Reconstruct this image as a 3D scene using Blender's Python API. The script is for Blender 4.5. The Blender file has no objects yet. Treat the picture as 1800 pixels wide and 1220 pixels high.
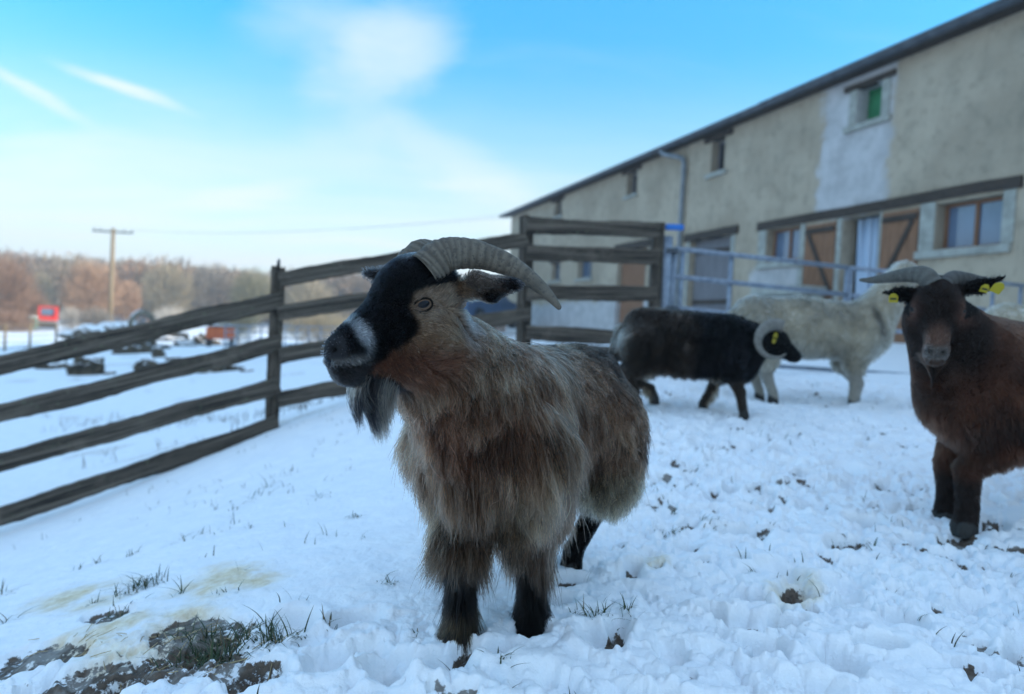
import bpy, math, random
import numpy as np
from mathutils import Vector, Matrix, kdtree

# ------------------------------------------------------------------ camera, sky, sun, exposure
S = bpy.context.scene
COL = S.collection
FPX = 1300.0
ROLL = math.radians(3.0); PITCH = math.radians(1.67)
cF = np.array([0, math.cos(PITCH), -math.sin(PITCH)])
_r0 = np.array([1.0, 0, 0]); _u0 = np.cross(_r0, cF)
cU = math.cos(ROLL) * _u0 - math.sin(ROLL) * _r0
cR = math.cos(ROLL) * _r0 + math.sin(ROLL) * _u0


def P(x, y, d):
    """world point that the photograph shows at pixel x, y when it stands d metres ahead"""
    return d * (cF + (x - 900) / FPX * cR + (610 - y) / FPX * cU)


def PZ(x, y, z):
    r = cF + (x - 900) / FPX * cR + (610 - y) / FPX * cU
    return r * (z / r[2])


cam = bpy.data.cameras.new('camera')
cam.sensor_width = 36.0
cam.lens = FPX / 1800 * 36.0
cam.clip_start = 0.05; cam.clip_end = 3000
cam.dof.use_dof = True
cam.dof.focus_distance = 1.42
cam.dof.aperture_fstop = 2.5
camo = bpy.data.objects.new('camera', cam)
COL.objects.link(camo)
M3 = Matrix((cR, cU, -cF)).transposed()
camo.matrix_world = M3.to_4x4()
S.camera = camo

SUN_EL = math.radians(17); SUN_AZ = math.radians(99)     # azimuth clockwise from +Y
sund = Vector((math.sin(SUN_AZ) * math.cos(SUN_EL), math.cos(SUN_AZ) * math.cos(SUN_EL), math.sin(SUN_EL)))
sl = bpy.data.lights.new('sun', 'SUN')
sl.energy = 3.0; sl.angle = math.radians(0.5); sl.color = (1.0, 0.90, 0.76)
so = bpy.data.objects.new('sun', sl); COL.objects.link(so)
so.rotation_euler = sund.to_track_quat('Z', 'Y').to_euler()

S.view_settings.view_transform = 'Standard'
S.view_settings.look = 'None'
S.view_settings.exposure = 1.5
S.view_settings.gamma = 1.0
S.cycles.max_bounces = 6; S.cycles.diffuse_bounces = 3; S.cycles.glossy_bounces = 2
S.cycles.transparent_max_bounces = 8
try:
    S.cycles_curves.shape = 'RIBBONS'
    S.cycles_curves.subdivisions = 2
except Exception:
    pass


class NT:
    """small helper to wire node trees"""
    def __init__(s, tree):
        s.t = tree; s.n = tree.nodes; s.l = tree.links
        s.n.clear()

    def add(s, typ, ins=None, **kw):
        n = s.n.new(typ)
        for k, v in kw.items():
            setattr(n, k, v)
        for k, v in (ins or {}).items():
            if isinstance(v, tuple) and len(v) == 2 and hasattr(v[0], 'outputs'):
                s.l.new(v[0].outputs[v[1]], n.inputs[k])
            elif hasattr(v, 'outputs'):
                s.l.new(v.outputs[0], n.inputs[k])
            else:
                n.inputs[k].default_value = v
        return n

    def math(s, op, a, b=0.0, c=0.0, clamp=False):
        return s.add('ShaderNodeMath', {0: a, 1: b, 2: c}, operation=op, use_clamp=clamp)

    def vmath(s, op, a, b=(0, 0, 0)):
        return s.add('ShaderNodeVectorMath', {0: a, 1: b}, operation=op)

    def mix(s, f, a, b, blend='MIX'):
        n = s.n.new('ShaderNodeMix'); n.data_type = 'RGBA'; n.blend_type = blend
        for i, v in ((0, f), (6, a), (7, b)):
            if hasattr(v, 'outputs'):
                s.l.new(v.outputs[2] if v.bl_idname == 'ShaderNodeMix' else v.outputs[0], n.inputs[i])
            elif isinstance(v, tuple) and len(v) == 2 and hasattr(v[0], 'outputs'):
                s.l.new(v[0].outputs[v[1]], n.inputs[i])
            else:
                n.inputs[i].default_value = v if i == 0 else tuple(v) + ((1.0,) if len(v) == 3 else ())
        return n

    def noise(s, vec, scale, detail=4, rough=0.55, out=0):
        n = s.add('ShaderNodeTexNoise', {'Scale': scale, 'Detail': detail, 'Roughness': rough})
        if vec is not None:
            if isinstance(vec, tuple): s.l.new(vec[0].outputs[vec[1]], n.inputs['Vector'])
            else: s.l.new(vec.outputs[0], n.inputs['Vector'])
        return n

    def ramp(s, fac, lo, hi, a=0.0, b=1.0):
        return s.add('ShaderNodeMapRange', {0: fac, 1: lo, 2: hi, 3: a, 4: b}, interpolation_type='SMOOTHSTEP')


world = bpy.data.worlds.new('World'); S.world = world; world.use_nodes = True
w = NT(world.node_tree)
sky = w.add('ShaderNodeTexSky', sky_type='NISHITA', sun_disc=False, sun_elevation=SUN_EL, sun_rotation=SUN_AZ,
            altitude=200, air_density=1.0, dust_density=0.6, ozone_density=2.0)
hs = w.add('ShaderNodeHueSaturation', {'Hue': 0.488, 'Saturation': 1.45, 'Value': 1.0, 'Color': sky})
tc = w.add('ShaderNodeTexCoord')
nrm = w.vmath('NORMALIZE', (tc, 'Generated'))
sep = w.add('ShaderNodeSeparateXYZ', {0: nrm})
zz = w.math('ADD', w.math('MAXIMUM', (sep, 2), 0.0), 0.12)
px = w.math('DIVIDE', (sep, 0), zz); py = w.math('DIVIDE', (sep, 1), zz)
pl = w.add('ShaderNodeCombineXYZ', {0: px, 1: py})
warp = w.noise(pl, 0.7, 3, 0.5)
wv = w.vmath('MULTIPLY_ADD', (warp, 1), (0.8, 0.8, 0)); wv.inputs[2].default_value = (0, 0, 0)
pw = w.vmath('ADD', pl, wv)
rot = w.add('ShaderNodeMapping', {'Vector': pw, 'Rotation': (0, 0, math.radians(-38)), 'Scale': (0.55, 2.3, 1)})
streak = w.noise(rot, 0.9, 6, 0.6)
fine = w.noise(pw, 2.2, 6, 0.62)
cover = w.noise(pl, 0.45, 2, 0.5)
horizon = w.ramp((sep, 2), 0.36, 0.03)                          # more veil low in the sky
a1 = w.math('MULTIPLY', w.ramp(streak, 0.47, 0.74), w.ramp(cover, 0.36, 0.62))
a1 = w.math('MULTIPLY', a1, w.math('MULTIPLY_ADD', fine, 0.9, 0.3))
veil = w.math('MULTIPLY', horizon, w.math('MULTIPLY_ADD', streak, 1.1, 0.28))


def cloud_blob(x, y, rx, ry, ang, soft, amp, wob):
    """one soft cloud fixed at a place in the sky, with wisps along its own axis"""
    d = Vector(P(x, y, 1)).normalized()
    ex = Vector(cR).normalized(); ex = (ex - d * ex.dot(d)).normalized(); ey = d.cross(ex)
    c, s_ = math.cos(ang), math.sin(ang)
    ax = ex * c + ey * s_; ay = ey * c - ex * s_
    nv = w.vmath('MULTIPLY_ADD', (fine, 1), (wob, wob, wob)); nv.inputs[2].default_value = (-wob / 2,) * 3
    q = w.vmath('ADD', nrm, nv)
    u = w.add('ShaderNodeVectorMath', {0: q, 1: ax}, operation='DOT_PRODUCT')
    v = w.add('ShaderNodeVectorMath', {0: q, 1: ay}, operation='DOT_PRODUCT')
    u = w.math('DIVIDE', w.math('SUBTRACT', (u, 1), d.dot(ax)), rx)
    v = w.math('DIVIDE', w.math('SUBTRACT', (v, 1), d.dot(ay)), ry)
    r = w.math('SQRT', w.math('ADD', w.math('MULTIPLY', u, u), w.math('MULTIPLY', v, v)))
    front = w.add('ShaderNodeVectorMath', {0: nrm, 1: d}, operation='DOT_PRODUCT')
    m = w.ramp(r, 1.0, 1.0 - soft)
    m = w.math('MULTIPLY', m, w.ramp((front, 1), 0.3, 0.6))
    return w.math('MULTIPLY', m, w.math('MULTIPLY_ADD', fine, amp * 1.0, amp * 0.45))


blobs = [cloud_blob(670, 98, 0.135, 0.075, -0.38, 0.78, 0.62, 0.10), cloud_blob(560, 30, 0.13, 0.06, -0.2, 0.95, 0.35, 0.10),
         cloud_blob(220, 155, 0.095, 0.011, 0.42, 1.0, 0.8, 0.025), cloud_blob(50, 155, 0.10, 0.012, 0.62, 1.0, 0.6, 0.025),
         cloud_blob(430, 345, 0.14, 0.02, -0.15, 1.0, 0.5, 0.04),
         cloud_blob(620, 250, 0.20, 0.05, -0.12, 1.0, 0.2, 0.1), cloud_blob(860, 330, 0.28, 0.05, 0.55, 1.0, 0.4, 0.1),
         cloud_blob(120, 330, 0.36, 0.10, -0.1, 1.0, 0.45, 0.12)]
tot = w.math('MAXIMUM', w.math('MULTIPLY', a1, 0.18), veil)
high = w.math('MULTIPLY', w.math('MAXIMUM', w.ramp((sep, 2), 0.46, 0.72), w.ramp((sep, 1), 0.25, -0.1)), w.math('MULTIPLY_ADD', fine, 0.6, 0.13))   # unseen bright cloud added overhead and behind to whiten the light on the snow
for b in blobs:
    tot = w.math('ADD', tot, w.math('MULTIPLY', b, w.math('SUBTRACT', 1.0, tot)))
tot = w.math('MINIMUM', tot, 0.93)
tint = w.mix(1.0, (hs, 0), (0.50, 0.82, 0.84), 'MULTIPLY')
lift = w.math('MULTIPLY_ADD', w.ramp((sep, 2), 0.05, 0.75), 0.9, 1.0)          # upper sky boosted by hand so it lights the snow more
lit = w.add('ShaderNodeVectorMath', operation='SCALE'); w.l.new(tint.outputs[2], lit.inputs[0]); w.l.new(lift.outputs[0], lit.inputs[3])
lum = w.mix(tot, lit, (3.35, 3.5, 3.6))
bg = w.add('ShaderNodeBackground', {'Strength': 0.11})
lum = w.mix(high, lum, (4.1, 4.75, 5.5))
w.l.new(lum.outputs[2], bg.inputs[0])
wo = w.add('ShaderNodeOutputWorld'); w.l.new(bg.outputs[0], wo.inputs[0])

# ------------------------------------------------------------------ helpers
rng = np.random.default_rng(7)
random.seed(7)


def sstep(a, b, x):
    t = np.clip((x - a) / (b - a), 0, 1)
    return t * t * (3 - 2 * t)


def _hash(ix, iy, iz):
    h = (ix.astype(np.int64) * 374761393 + iy.astype(np.int64) * 668265263 + iz.astype(np.int64) * 2147483647) & 0xffffffff
    h = ((h ^ (h >> 13)) * 1274126177) & 0xffffffff
    h = ((h ^ (h >> 16)) * 2246822519) & 0xffffffff
    return ((h ^ (h >> 15)) & 0xffff) / 65535.0


def vnoise(x, y, z=None):
    """value noise in -1..1"""
    z = np.zeros_like(x) if z is None else z
    xi, yi, zi = np.floor(x), np.floor(y), np.floor(z)
    fx, fy, fz = x - xi, y - yi, z - zi
    fx = fx * fx * fx * (fx * (fx * 6 - 15) + 10); fy = fy * fy * fy * (fy * (fy * 6 - 15) + 10); fz = fz * fz * (3 - 2 * fz)
    r = 0
    for dz in (0, 1):
        for dx in (0, 1):
            for dy in (0, 1):
                r = r + _hash(xi + dx, yi + dy, zi + dz) * np.where(dx, fx, 1 - fx) * np.where(dy, fy, 1 - fy) * np.where(dz, fz, 1 - fz)
    return r * 2 - 1


def fbm(x, y, s, o=4, z=None, g=0.5):
    r = 0; a = 1; t = 0
    for i in range(o):
        f = 2 ** i / s
        c, sn = math.cos(0.6 * i), math.sin(0.6 * i)
        r = r + a * vnoise((x * c - y * sn) * f + 17.3 * i, (x * sn + y * c) * f + 5.1 * i, None if z is None else z * f)
        t += a; a *= g
    return r / t


def mesh_np(name, v, f, smooth=True):
    """mesh from numpy arrays; all faces the same size"""
    me = bpy.data.meshes.new(name)
    f = np.asarray(f, np.int32); k = f.shape[1]
    me.vertices.add(len(v)); me.vertices.foreach_set('co', np.asarray(v, np.float32).ravel())
    me.loops.add(f.size); me.loops.foreach_set('vertex_index', f.ravel())
    me.polygons.add(len(f)); me.polygons.foreach_set('loop_start', np.arange(0, f.size, k, dtype=np.int32))
    me.polygons.foreach_set('loop_total', np.full(len(f), k, np.int32))
    me.polygons.foreach_set('use_smooth', np.full(len(f), smooth))
    me.update(calc_edges=True)
    return me


def vcol(me, name, c):
    a = me.attributes.new(name, 'FLOAT_COLOR', 'POINT')
    c = np.asarray(c, np.float32)
    if c.shape[1] == 3: c = np.concatenate([c, np.ones((len(c), 1), np.float32)], 1)
    a.data.foreach_set('color', c.ravel())


def link(name, me, mat, parent=None, loc=None):
    o = bpy.data.objects.new(name, me); COL.objects.link(o)
    if mat is not None:
        for m in (mat if isinstance(mat, (list, tuple)) else [mat]): me.materials.append(m)
    if parent is not None: o.parent = parent
    if loc is not None: o.location = loc
    return o


def tag(o, label=None, cat=None, group=None, kind=None):
    for k, v in (('label', label), ('category', cat), ('group', group), ('kind', kind)):
        if v: o[k] = v
    return o


def thing(name, label, cat, loc=(0, 0, 0), rotz=0.0, group=None):
    o = bpy.data.objects.new(name, None); COL.objects.link(o)
    o.empty_display_size = 0.1
    o.location = loc; o.rotation_euler = (0, 0, rotz)
    return tag(o, label, cat, group)


class MB:
    def __init__(s): s.v = []; s.f = []; s.mi = []

    def add(s, v, f, mi=0):
        b = len(s.v); s.v += [tuple(map(float, p)) for p in v]
        s.f += [tuple(i + b for i in q) for q in f]; s.mi += [mi] * len(f)

    def box(s, lo, hi, mi=0):
        (x0, y0, z0), (x1, y1, z1) = lo, hi
        s.add([(x0, y0, z0), (x1, y0, z0), (x1, y1, z0), (x0, y1, z0), (x0, y0, z1), (x1, y0, z1), (x1, y1, z1), (x0, y1, z1)],
              [(0, 3, 2, 1), (4, 5, 6, 7), (0, 1, 5, 4), (1, 2, 6, 5), (2, 3, 7, 6), (3, 0, 4, 7)], mi)

    def bar(s, p, q, wd, ht, up=(0, 0, 1), mi=0):
        p, q = Vector(p), Vector(q); x = (q - p).normalized(); y = Vector(up).cross(x).normalized(); z = x.cross(y)
        vs = [a + y * (sy * wd / 2) + z * (sz * ht / 2) for a in (p, q) for sy, sz in ((-1, -1), (1, -1), (1, 1), (-1, 1))]
        s.add(vs, [(0, 1, 2, 3), (7, 6, 5, 4), (0, 4, 5, 1), (1, 5, 6, 2), (2, 6, 7, 3), (3, 7, 4, 0)], mi)

    def tube(s, pts, rad, n=8, mi=0, cap=True):
        pts = [Vector(p) for p in pts]
        rad = [rad] * len(pts) if isinstance(rad, (int, float)) else list(rad)
        b = len(s.v); up = Vector((0.13, 0.21, 1)).normalized(); prev = None
        for i, p in enumerate(pts):
            t = (pts[min(i + 1, len(pts) - 1)] - pts[max(i - 1, 0)]).normalized()
            if prev is None:
                y = up.cross(t)
                if y.length < 1e-3: y = Vector((1, 0, 0)).cross(t)
                y.normalize()
            else:
                y = (prev - t * prev.dot(t)).normalized()
            prev = y; z = t.cross(y)
            for k in range(n):
                a = 2 * math.pi * k / n
                s.v.append(tuple(p + (y * math.cos(a) + z * math.sin(a)) * rad[i]))
        for i in range(len(pts) - 1):
            for k in range(n):
                s.f.append((b + i * n + k, b + i * n + (k + 1) % n, b + (i + 1) * n + (k + 1) % n, b + (i + 1) * n + k)); s.mi.append(mi)
        if cap:
            s.f.append(tuple(b + k for k in reversed(range(n)))); s.mi.append(mi)
            e = b + (len(pts) - 1) * n
            s.f.append(tuple(e + k for k in range(n))); s.mi.append(mi)

    def build(s, name, mat, parent=None, smooth=False, bevel=0.0, loc=None):
        me = bpy.data.meshes.new(name); me.from_pydata(s.v, [], s.f)
        if smooth: me.polygons.foreach_set('use_smooth', [True] * len(me.polygons))
        me.polygons.foreach_set('material_index', s.mi)
        me.update()
        o = link(name, me, mat, parent, loc)
        if bevel:
            m = o.modifiers.new('bevel', 'BEVEL'); m.width = bevel; m.segments = 2; m.limit_method = 'ANGLE'
        return o


def catmull(pts, n):
    pts = np.asarray(pts, float); m = len(pts); out = []
    for t in np.linspace(0, m - 1, n):
        i = min(int(t), m - 2); u = t - i
        p0, p1, p2, p3 = pts[max(i - 1, 0)], pts[i], pts[i + 1], pts[min(i + 2, m - 1)]
        out.append(0.5 * (2 * p1 + (p2 - p0) * u + (2 * p0 - 5 * p1 + 4 * p2 - p3) * u * u + (3 * p1 - p0 - 3 * p2 + p3) * u ** 3))
    return np.array(out)


# ------------------------------------------------------------------ materials
def mat(name, fn):
    m = bpy.data.materials.new(name); m.use_nodes = True
    t = NT(m.node_tree); out = t.add('ShaderNodeOutputMaterial')
    sh = fn(t); t.l.new(sh.outputs[0], out.inputs[0])
    return m


def bsdf(t, col, rough=0.8, spec=0.3, bump=None, bs=0.3, bd=0.01, **kw):
    n = t.add('ShaderNodeBsdfPrincipled')
    if hasattr(col, 'outputs'): t.l.new(col.outputs[2] if col.bl_idname == 'ShaderNodeMix' else col.outputs[0], n.inputs['Base Color'])
    else: n.inputs['Base Color'].default_value = tuple(col) + (1.0,)
    if hasattr(rough, 'outputs'): t.l.new(rough.outputs[0], n.inputs['Roughness'])
    else: n.inputs['Roughness'].default_value = rough
    n.inputs['Specular IOR Level'].default_value = spec
    for k, v in kw.items(): n.inputs[k].default_value = v
    if bump is not None:
        b = t.add('ShaderNodeBump', {'Strength': bs, 'Distance': bd, 'Height': bump}); t.l.new(b.outputs[0], n.inputs['Normal'])
    return n


def plain(name, c1, c2, scale=8, rough=0.7, stretch=(1, 1, 1), spec=0.3, bs=0.3, bd=0.01, metal=0.0, detail=5):
    def fn(t):
        tc = t.add('ShaderNodeTexCoord')
        mp = t.add('ShaderNodeMapping', {'Vector': (tc, 'Object'), 'Scale': stretch})
        n = t.noise(mp, scale, detail, 0.62)
        r = t.ramp(n, 0.32, 0.68)
        return bsdf(t, t.mix(r, c1, c2), rough, spec, n, bs, bd, Metallic=metal)
    return mat(name, fn)


def attr_mat(name, attr, rough=0.8, spec=0.2, scale=40, bs=0.3, bd=0.004):
    def fn(t):
        a = t.add('ShaderNodeAttribute', attribute_name=attr)
        tc = t.add('ShaderNodeTexCoord')
        n = t.noise((tc, 'Object'), scale, 4)
        return bsdf(t, a, rough, spec, n, bs, bd)
    return mat(name, fn)


def m_snow(t):
    geo = t.add('ShaderNodeNewGeometry')
    mask = t.add('ShaderNodeAttribute', attribute_name='mask')
    sp = t.add('ShaderNodeSeparateColor', {0: (mask, 'Color')})
    pos = (geo, 'Position')
    n1 = t.noise(pos, 40, 6, 0.65); n2 = t.noise(pos, 220, 3, 0.6); n3 = t.noise(pos, 9, 4, 0.6)
    snow = t.mix(t.ramp(n3, 0.3, 0.7), (0.80, 0.82, 0.85), (0.86, 0.87, 0.88))
    stain = t.mix(t.ramp(n1, 0.35, 0.7), (0.62, 0.50, 0.32), (0.80, 0.73, 0.58))
    st = t.math('MULTIPLY', (sp, 1), t.ramp(n3, 0.25, 0.6))
    c = t.mix(st, snow, stain)
    mud = t.mix(t.ramp(n1, 0.35, 0.65), (0.035, 0.024, 0.017), (0.12, 0.085, 0.06))
    mud2 = t.mix(t.ramp(n3, 0.48, 0.60), mud, (0.22, 0.20, 0.18))
    dn = t.math('ADD', (sp, 0), t.math('MULTIPLY_ADD', n1, 1.5, -0.82))
    df = t.ramp(dn, 0.42, 0.56)
    c = t.mix(df, c, mud2)
    dry = t.mix(t.ramp(n1, 0.4, 0.6), (0.12, 0.075, 0.04), (0.30, 0.22, 0.13))
    c = t.mix(t.math('MULTIPLY', (sp, 2), t.ramp(n1, 0.42, 0.58)), c, dry)
    h = t.math('ADD', t.math('MULTIPLY', n1, 0.8), t.math('MULTIPLY', n2, 0.28))
    rg = t.math('MULTIPLY_ADD', df, -0.25, 0.7)
    return bsdf(t, c, rg, 0.25, h, 0.55, 0.012)


MAT = {}
MAT['snow'] = mat('snow_ground', m_snow)


def m_wood(t):
    tc = t.add('ShaderNodeTexCoord'); oi = t.add('ShaderNodeObjectInfo')
    off = t.vmath('ADD', (tc, 'Object'), (0, 0, 0))
    sc = t.math('MULTIPLY', (oi, 'Random'), 50.0)
    cv = t.add('ShaderNodeCombineXYZ', {0: sc, 1: sc, 2: sc}); t.l.new(cv.outputs[0], off.inputs[1])
    mp = t.add('ShaderNodeMapping', {'Vector': off, 'Scale': (0.55, 26, 26)})
    g = t.noise(mp, 2.6, 7, 0.7)
    blot = t.noise(off, 4.0, 5, 0.6); sp = t.noise(off, 38, 4, 0.6)
    c = t.mix(t.ramp(g, 0.35, 0.66), (0.014, 0.011, 0.009), (0.155, 0.125, 0.098))
    c = t.mix(t.math('MULTIPLY', t.ramp(blot, 0.56, 0.7), 0.55), c, (0.17, 0.135, 0.105))
    lich = t.math('MULTIPLY', t.ramp(sp, 0.6, 0.7), t.ramp(blot, 0.42, 0.55))
    c = t.mix(t.math('MULTIPLY', lich, 0.7), c, (0.13, 0.15, 0.09))
    return bsdf(t, c, 0.85, 0.25, g, 0.9, 0.012)


MAT['wood'] = mat('weathered_wood', m_wood)
MAT['galv'] = plain('galvanised_steel', (0.16, 0.19, 0.24), (0.27, 0.31, 0.37), 18, 0.45, spec=0.5, metal=0.25)
MAT['beam'] = plain('dark_beam', (0.03, 0.022, 0.017), (0.075, 0.055, 0.042), 3, 0.85, (2, 18, 18), bs=0.6)
MAT['plank'] = plain('brown_planks', (0.16, 0.078, 0.041), (0.26, 0.132, 0.072), 3, 0.75, (22, 22, 1.2))
MAT['oldplank'] = plain('grey_planks', (0.11, 0.105, 0.11), (0.20, 0.19, 0.20), 3, 0.8, (16, 16, 0.6), bs=0.6)
MAT['stone'] = plain('pale_stone', (0.24, 0.24, 0.21), (0.36, 0.36, 0.32), 6, 0.85)
MAT['zinc'] = plain('dark_zinc', (0.035, 0.04, 0.05), (0.07, 0.08, 0.095), 5, 0.5, spec=0.5)
MAT['pipe'] = plain('grey_pipe', (0.12, 0.14, 0.16), (0.2, 0.22, 0.24), 5, 0.5, spec=0.5)
MAT['roof'] = plain('roof_tiles', (0.04, 0.038, 0.04), (0.075, 0.07, 0.07), 4, 0.85)
MAT['dark'] = plain('dark_inside', (0.012, 0.012, 0.013), (0.02, 0.02, 0.022), 4, 0.9)  # near-black colour in place of the unlit depth behind openings
MAT['glass'] = plain('window_glass', (0.075, 0.115, 0.18), (0.12, 0.17, 0.25), 1, 0.08, spec=0.9, bs=0.02)  # bluish base colour stands in for sky reflected in the panes
MAT['green'] = plain('green_board', (0.02, 0.13, 0.05), (0.035, 0.19, 0.08), 6, 0.6)
MAT['curtain'] = plain('pale_blue_strips', (0.24, 0.31, 0.42), (0.44, 0.52, 0.62), 2.5, 0.35, (9, 9, 0.3), spec=0.5)
MAT['bluestrap'] = plain('blue_plastic', (0.02, 0.13, 0.45), (0.03, 0.18, 0.55), 10, 0.4)
MAT['red'] = plain('red_paint', (0.50, 0.025, 0.02), (0.62, 0.04, 0.03), 6, 0.4)
MAT['orange'] = plain('orange_paint', (0.42, 0.09, 0.035), (0.55, 0.14, 0.05), 6, 0.6)
MAT['rubber'] = plain('dark_rubber', (0.02, 0.02, 0.022), (0.05, 0.05, 0.05), 8, 0.8)
MAT['grey'] = plain('grey_steel', (0.16, 0.16, 0.16), (0.28, 0.28, 0.27), 6, 0.6)
MAT['teal'] = plain('teal_plastic', (0.03, 0.2, 0.17), (0.05, 0.27, 0.23), 6, 0.5)
MAT['carpaint'] = plain('blue_car_paint', (0.03, 0.07, 0.14), (0.045, 0.09, 0.18), 4, 0.3, spec=0.6)
MAT['cleansnow'] = plain('snow_cap', (0.78, 0.80, 0.83), (0.86, 0.87, 0.88), 14, 0.7, bd=0.02)
MAT['pole'] = plain('pole_wood', (0.15, 0.11, 0.065), (0.25, 0.19, 0.12), 4, 0.85, (8, 8, 0.5))
MAT['clod'] = plain('dark_earth', (0.03, 0.024, 0.016), (0.10, 0.075, 0.05), 9, 0.9, bs=0.8, bd=0.05)
MAT['bark'] = plain('bark', (0.09, 0.075, 0.06), (0.2, 0.17, 0.14), 6, 0.9, (3, 3, 0.6))
MAT['tag'] = plain('yellow_plastic', (0.36, 0.28, 0.012), (0.44, 0.35, 0.02), 10, 0.45)
MAT['tagdark'] = plain('dark_print', (0.03, 0.03, 0.02), (0.05, 0.05, 0.03), 10, 0.6)
MAT['lid'] = plain('dark_eyelid', (0.004, 0.0035, 0.003), (0.008, 0.007, 0.006), 60, 0.9, spec=0.1)
MAT['hoof'] = plain('hoof_horn', (0.012, 0.011, 0.01), (0.03, 0.028, 0.025), 20, 0.55)
MAT['straw'] = plain('straw', (0.30, 0.22, 0.11), (0.5, 0.39, 0.22), 20, 0.8)
MAT['forest'] = attr_mat('bare_twigs', 'col', 0.95, 0.05)
MAT['blade'] = attr_mat('grass_blade', 'col', 0.6, 0.3, bs=0.0)


def m_wall(t):
    tc = t.add('ShaderNodeTexCoord')
    sx = t.add('ShaderNodeSeparateXYZ', {0: (tc, 'Object')})
    o = (tc, 'Object')
    big = t.noise(o, 0.55, 5, 0.6); mid = t.noise(o, 2.6, 6, 0.65); fin = t.noise(o, 16, 5, 0.7); stn = t.noise(o, 5.5, 3, 0.5)
    c = t.mix(t.ramp(big, 0.35, 0.65), (0.315, 0.258, 0.19), (0.415, 0.345, 0.258))
    c = t.mix(t.math('MULTIPLY', t.ramp(mid, 0.46, 0.70), 0.45), c, (0.21, 0.19, 0.145))
    c = t.mix(t.math('MULTIPLY', t.ramp(stn, 0.54, 0.68), 0.28), c, (0.16, 0.14, 0.105))
    mp = t.add('ShaderNodeMapping', {'Vector': o, 'Scale': (3.2, 3.2, 0.35)})
    run = t.noise(mp, 1.4, 5, 0.6)
    c = t.mix(t.math('MULTIPLY', t.ramp(run, 0.55, 0.75), 0.45), c, (0.17, 0.15, 0.115))
    wob = t.math('ADD', t.math('MULTIPLY_ADD', mid, 0.7, -0.35), t.math('MULTIPLY_ADD', big, 0.6, -0.3))

    def rect(x0, x1, z0, z1, e=0.10):
        a = t.math('ADD', (sx, 0), wob); b = t.math('ADD', (sx, 2), wob)
        r = t.math('MULTIPLY', t.ramp(a, x0 - e, x0 + e), t.ramp(a, x1 + e, x1 - e))
        return t.math('MULTIPLY', r, t.math('MULTIPLY', t.ramp(b, z0 - e, z0 + e), t.ramp(b, z1 + e, z1 - e)))
    wh = t.math('MAXIMUM', rect(20.45, 22.1, 2.3, 4.75), rect(18.55, 20.15, 0.3, 1.5))
    plin = t.math('MULTIPLY', t.ramp(t.math('ADD', (sx, 2), wob), 0.95, 0.82), t.ramp((sx, 0), 15.2, 14.8))
    wh = t.math('MAXIMUM', wh, plin)
    c = t.mix(wh, c, t.mix(t.ramp(mid, 0.35, 0.65), (0.36, 0.35, 0.345), (0.47, 0.46, 0.455)))
    h = t.math('ADD', mid, t.math('MULTIPLY', fin, 0.5))
    return bsdf(t, c, 0.92, 0.15, h, 0.5, 0.03)


MAT['render'] = mat('old_render', m_wall)


# ------------------------------------------------------------------ ground
CP = np.array([
    (-.07, 1.48, -.645), (.07, 1.56, -.635), (.18, 1.88, -.625), (.06, 2.0, -.625), (1.49, 2.38, -.60), (1.31, 4.09, -.425), (.8, 4.1, -.43), (2.25, 5.0, -.405), (1.75, 5.1, -.40),
    (-1.68, 5.28, -.83), (-2.4, 4.9, -1.17), (-3.13, 4.56, -1.47), (-4.2, 4.0, -1.75), (-1.3, 1.9, -.86), (-.6, 1.3, -.71), (-.8, 3.5, -.72),
    (.06, 6.03, -.32), (1.2, 6.2, -.30), (3.6, 7.2, -.28), (5.9, 8.0, -.25), (0, 1, -.665), (1, 1.3, -.64), (0, -1, -.68), (2, 0, -.62), (-2, 0, -1.1), (-3, -3, -1.6),
    (-2.6, 10.6, -1.25), (-8, 19, -1.5), (-2, 20, -.9), (-18, 39, -2.0), (-23, 33, -2.3), (-37, 60, -2.25), (-12, 45, -1.9), (-12, 12, -1.9), (-30, 10, -3.0),
    (-.7, 33.5, -.35), (2, 25, -.15), (4.5, 17.5, 0.0), (6.7, 10.7, .05), (9, 3, .0), (12, -8, -.1), (14, 33, -.2), (20, 10, 0), (0, 60, -2.0), (30, 60, -1), (-90, 60, -3.2),
    (-80, -20, -4.5), (-20, -20, -3), (40, -20, 0), (-110, 150, -2.2), (0, 150, -1.5), (100, 150, 0), (-60, 100, -2.2)])


def _ker(a, b):
    d2 = ((a[:, None, :] - b[None, :, :]) ** 2).sum(-1)
    return np.sqrt(d2 + 0.6)


_n = len(CP)
_A = np.zeros((_n + 3, _n + 3)); _A[:_n, :_n] = _ker(CP[:, :2], CP[:, :2]) - 0.0
_A[:_n, _n] = 1; _A[:_n, _n + 1:] = CP[:, :2]; _A[_n:, :_n] = _A[:_n, _n:].T
_wt = np.linalg.solve(_A, np.concatenate([CP[:, 2], [0, 0, 0]]))


def ground0(x, y):
    """smooth lie of the land"""
    x = np.asarray(x, float).ravel(); y = np.asarray(y, float).ravel(); out = np.empty(len(x))
    r = np.hypot(x, y); k = np.minimum(1, 150 / np.maximum(r, 1e-6)); xs, ys = x * k, y * k
    for i in range(0, len(x), 20000):
        q = np.stack([xs[i:i + 20000], ys[i:i + 20000]], 1)
        out[i:i + 20000] = _ker(q, CP[:, :2]) @ _wt[:_n] + _wt[_n] + q @ _wt[_n + 1:]
    out += 7.0 * sstep(110, 300, r) * sstep(-20, 60, y)
    return out


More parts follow.
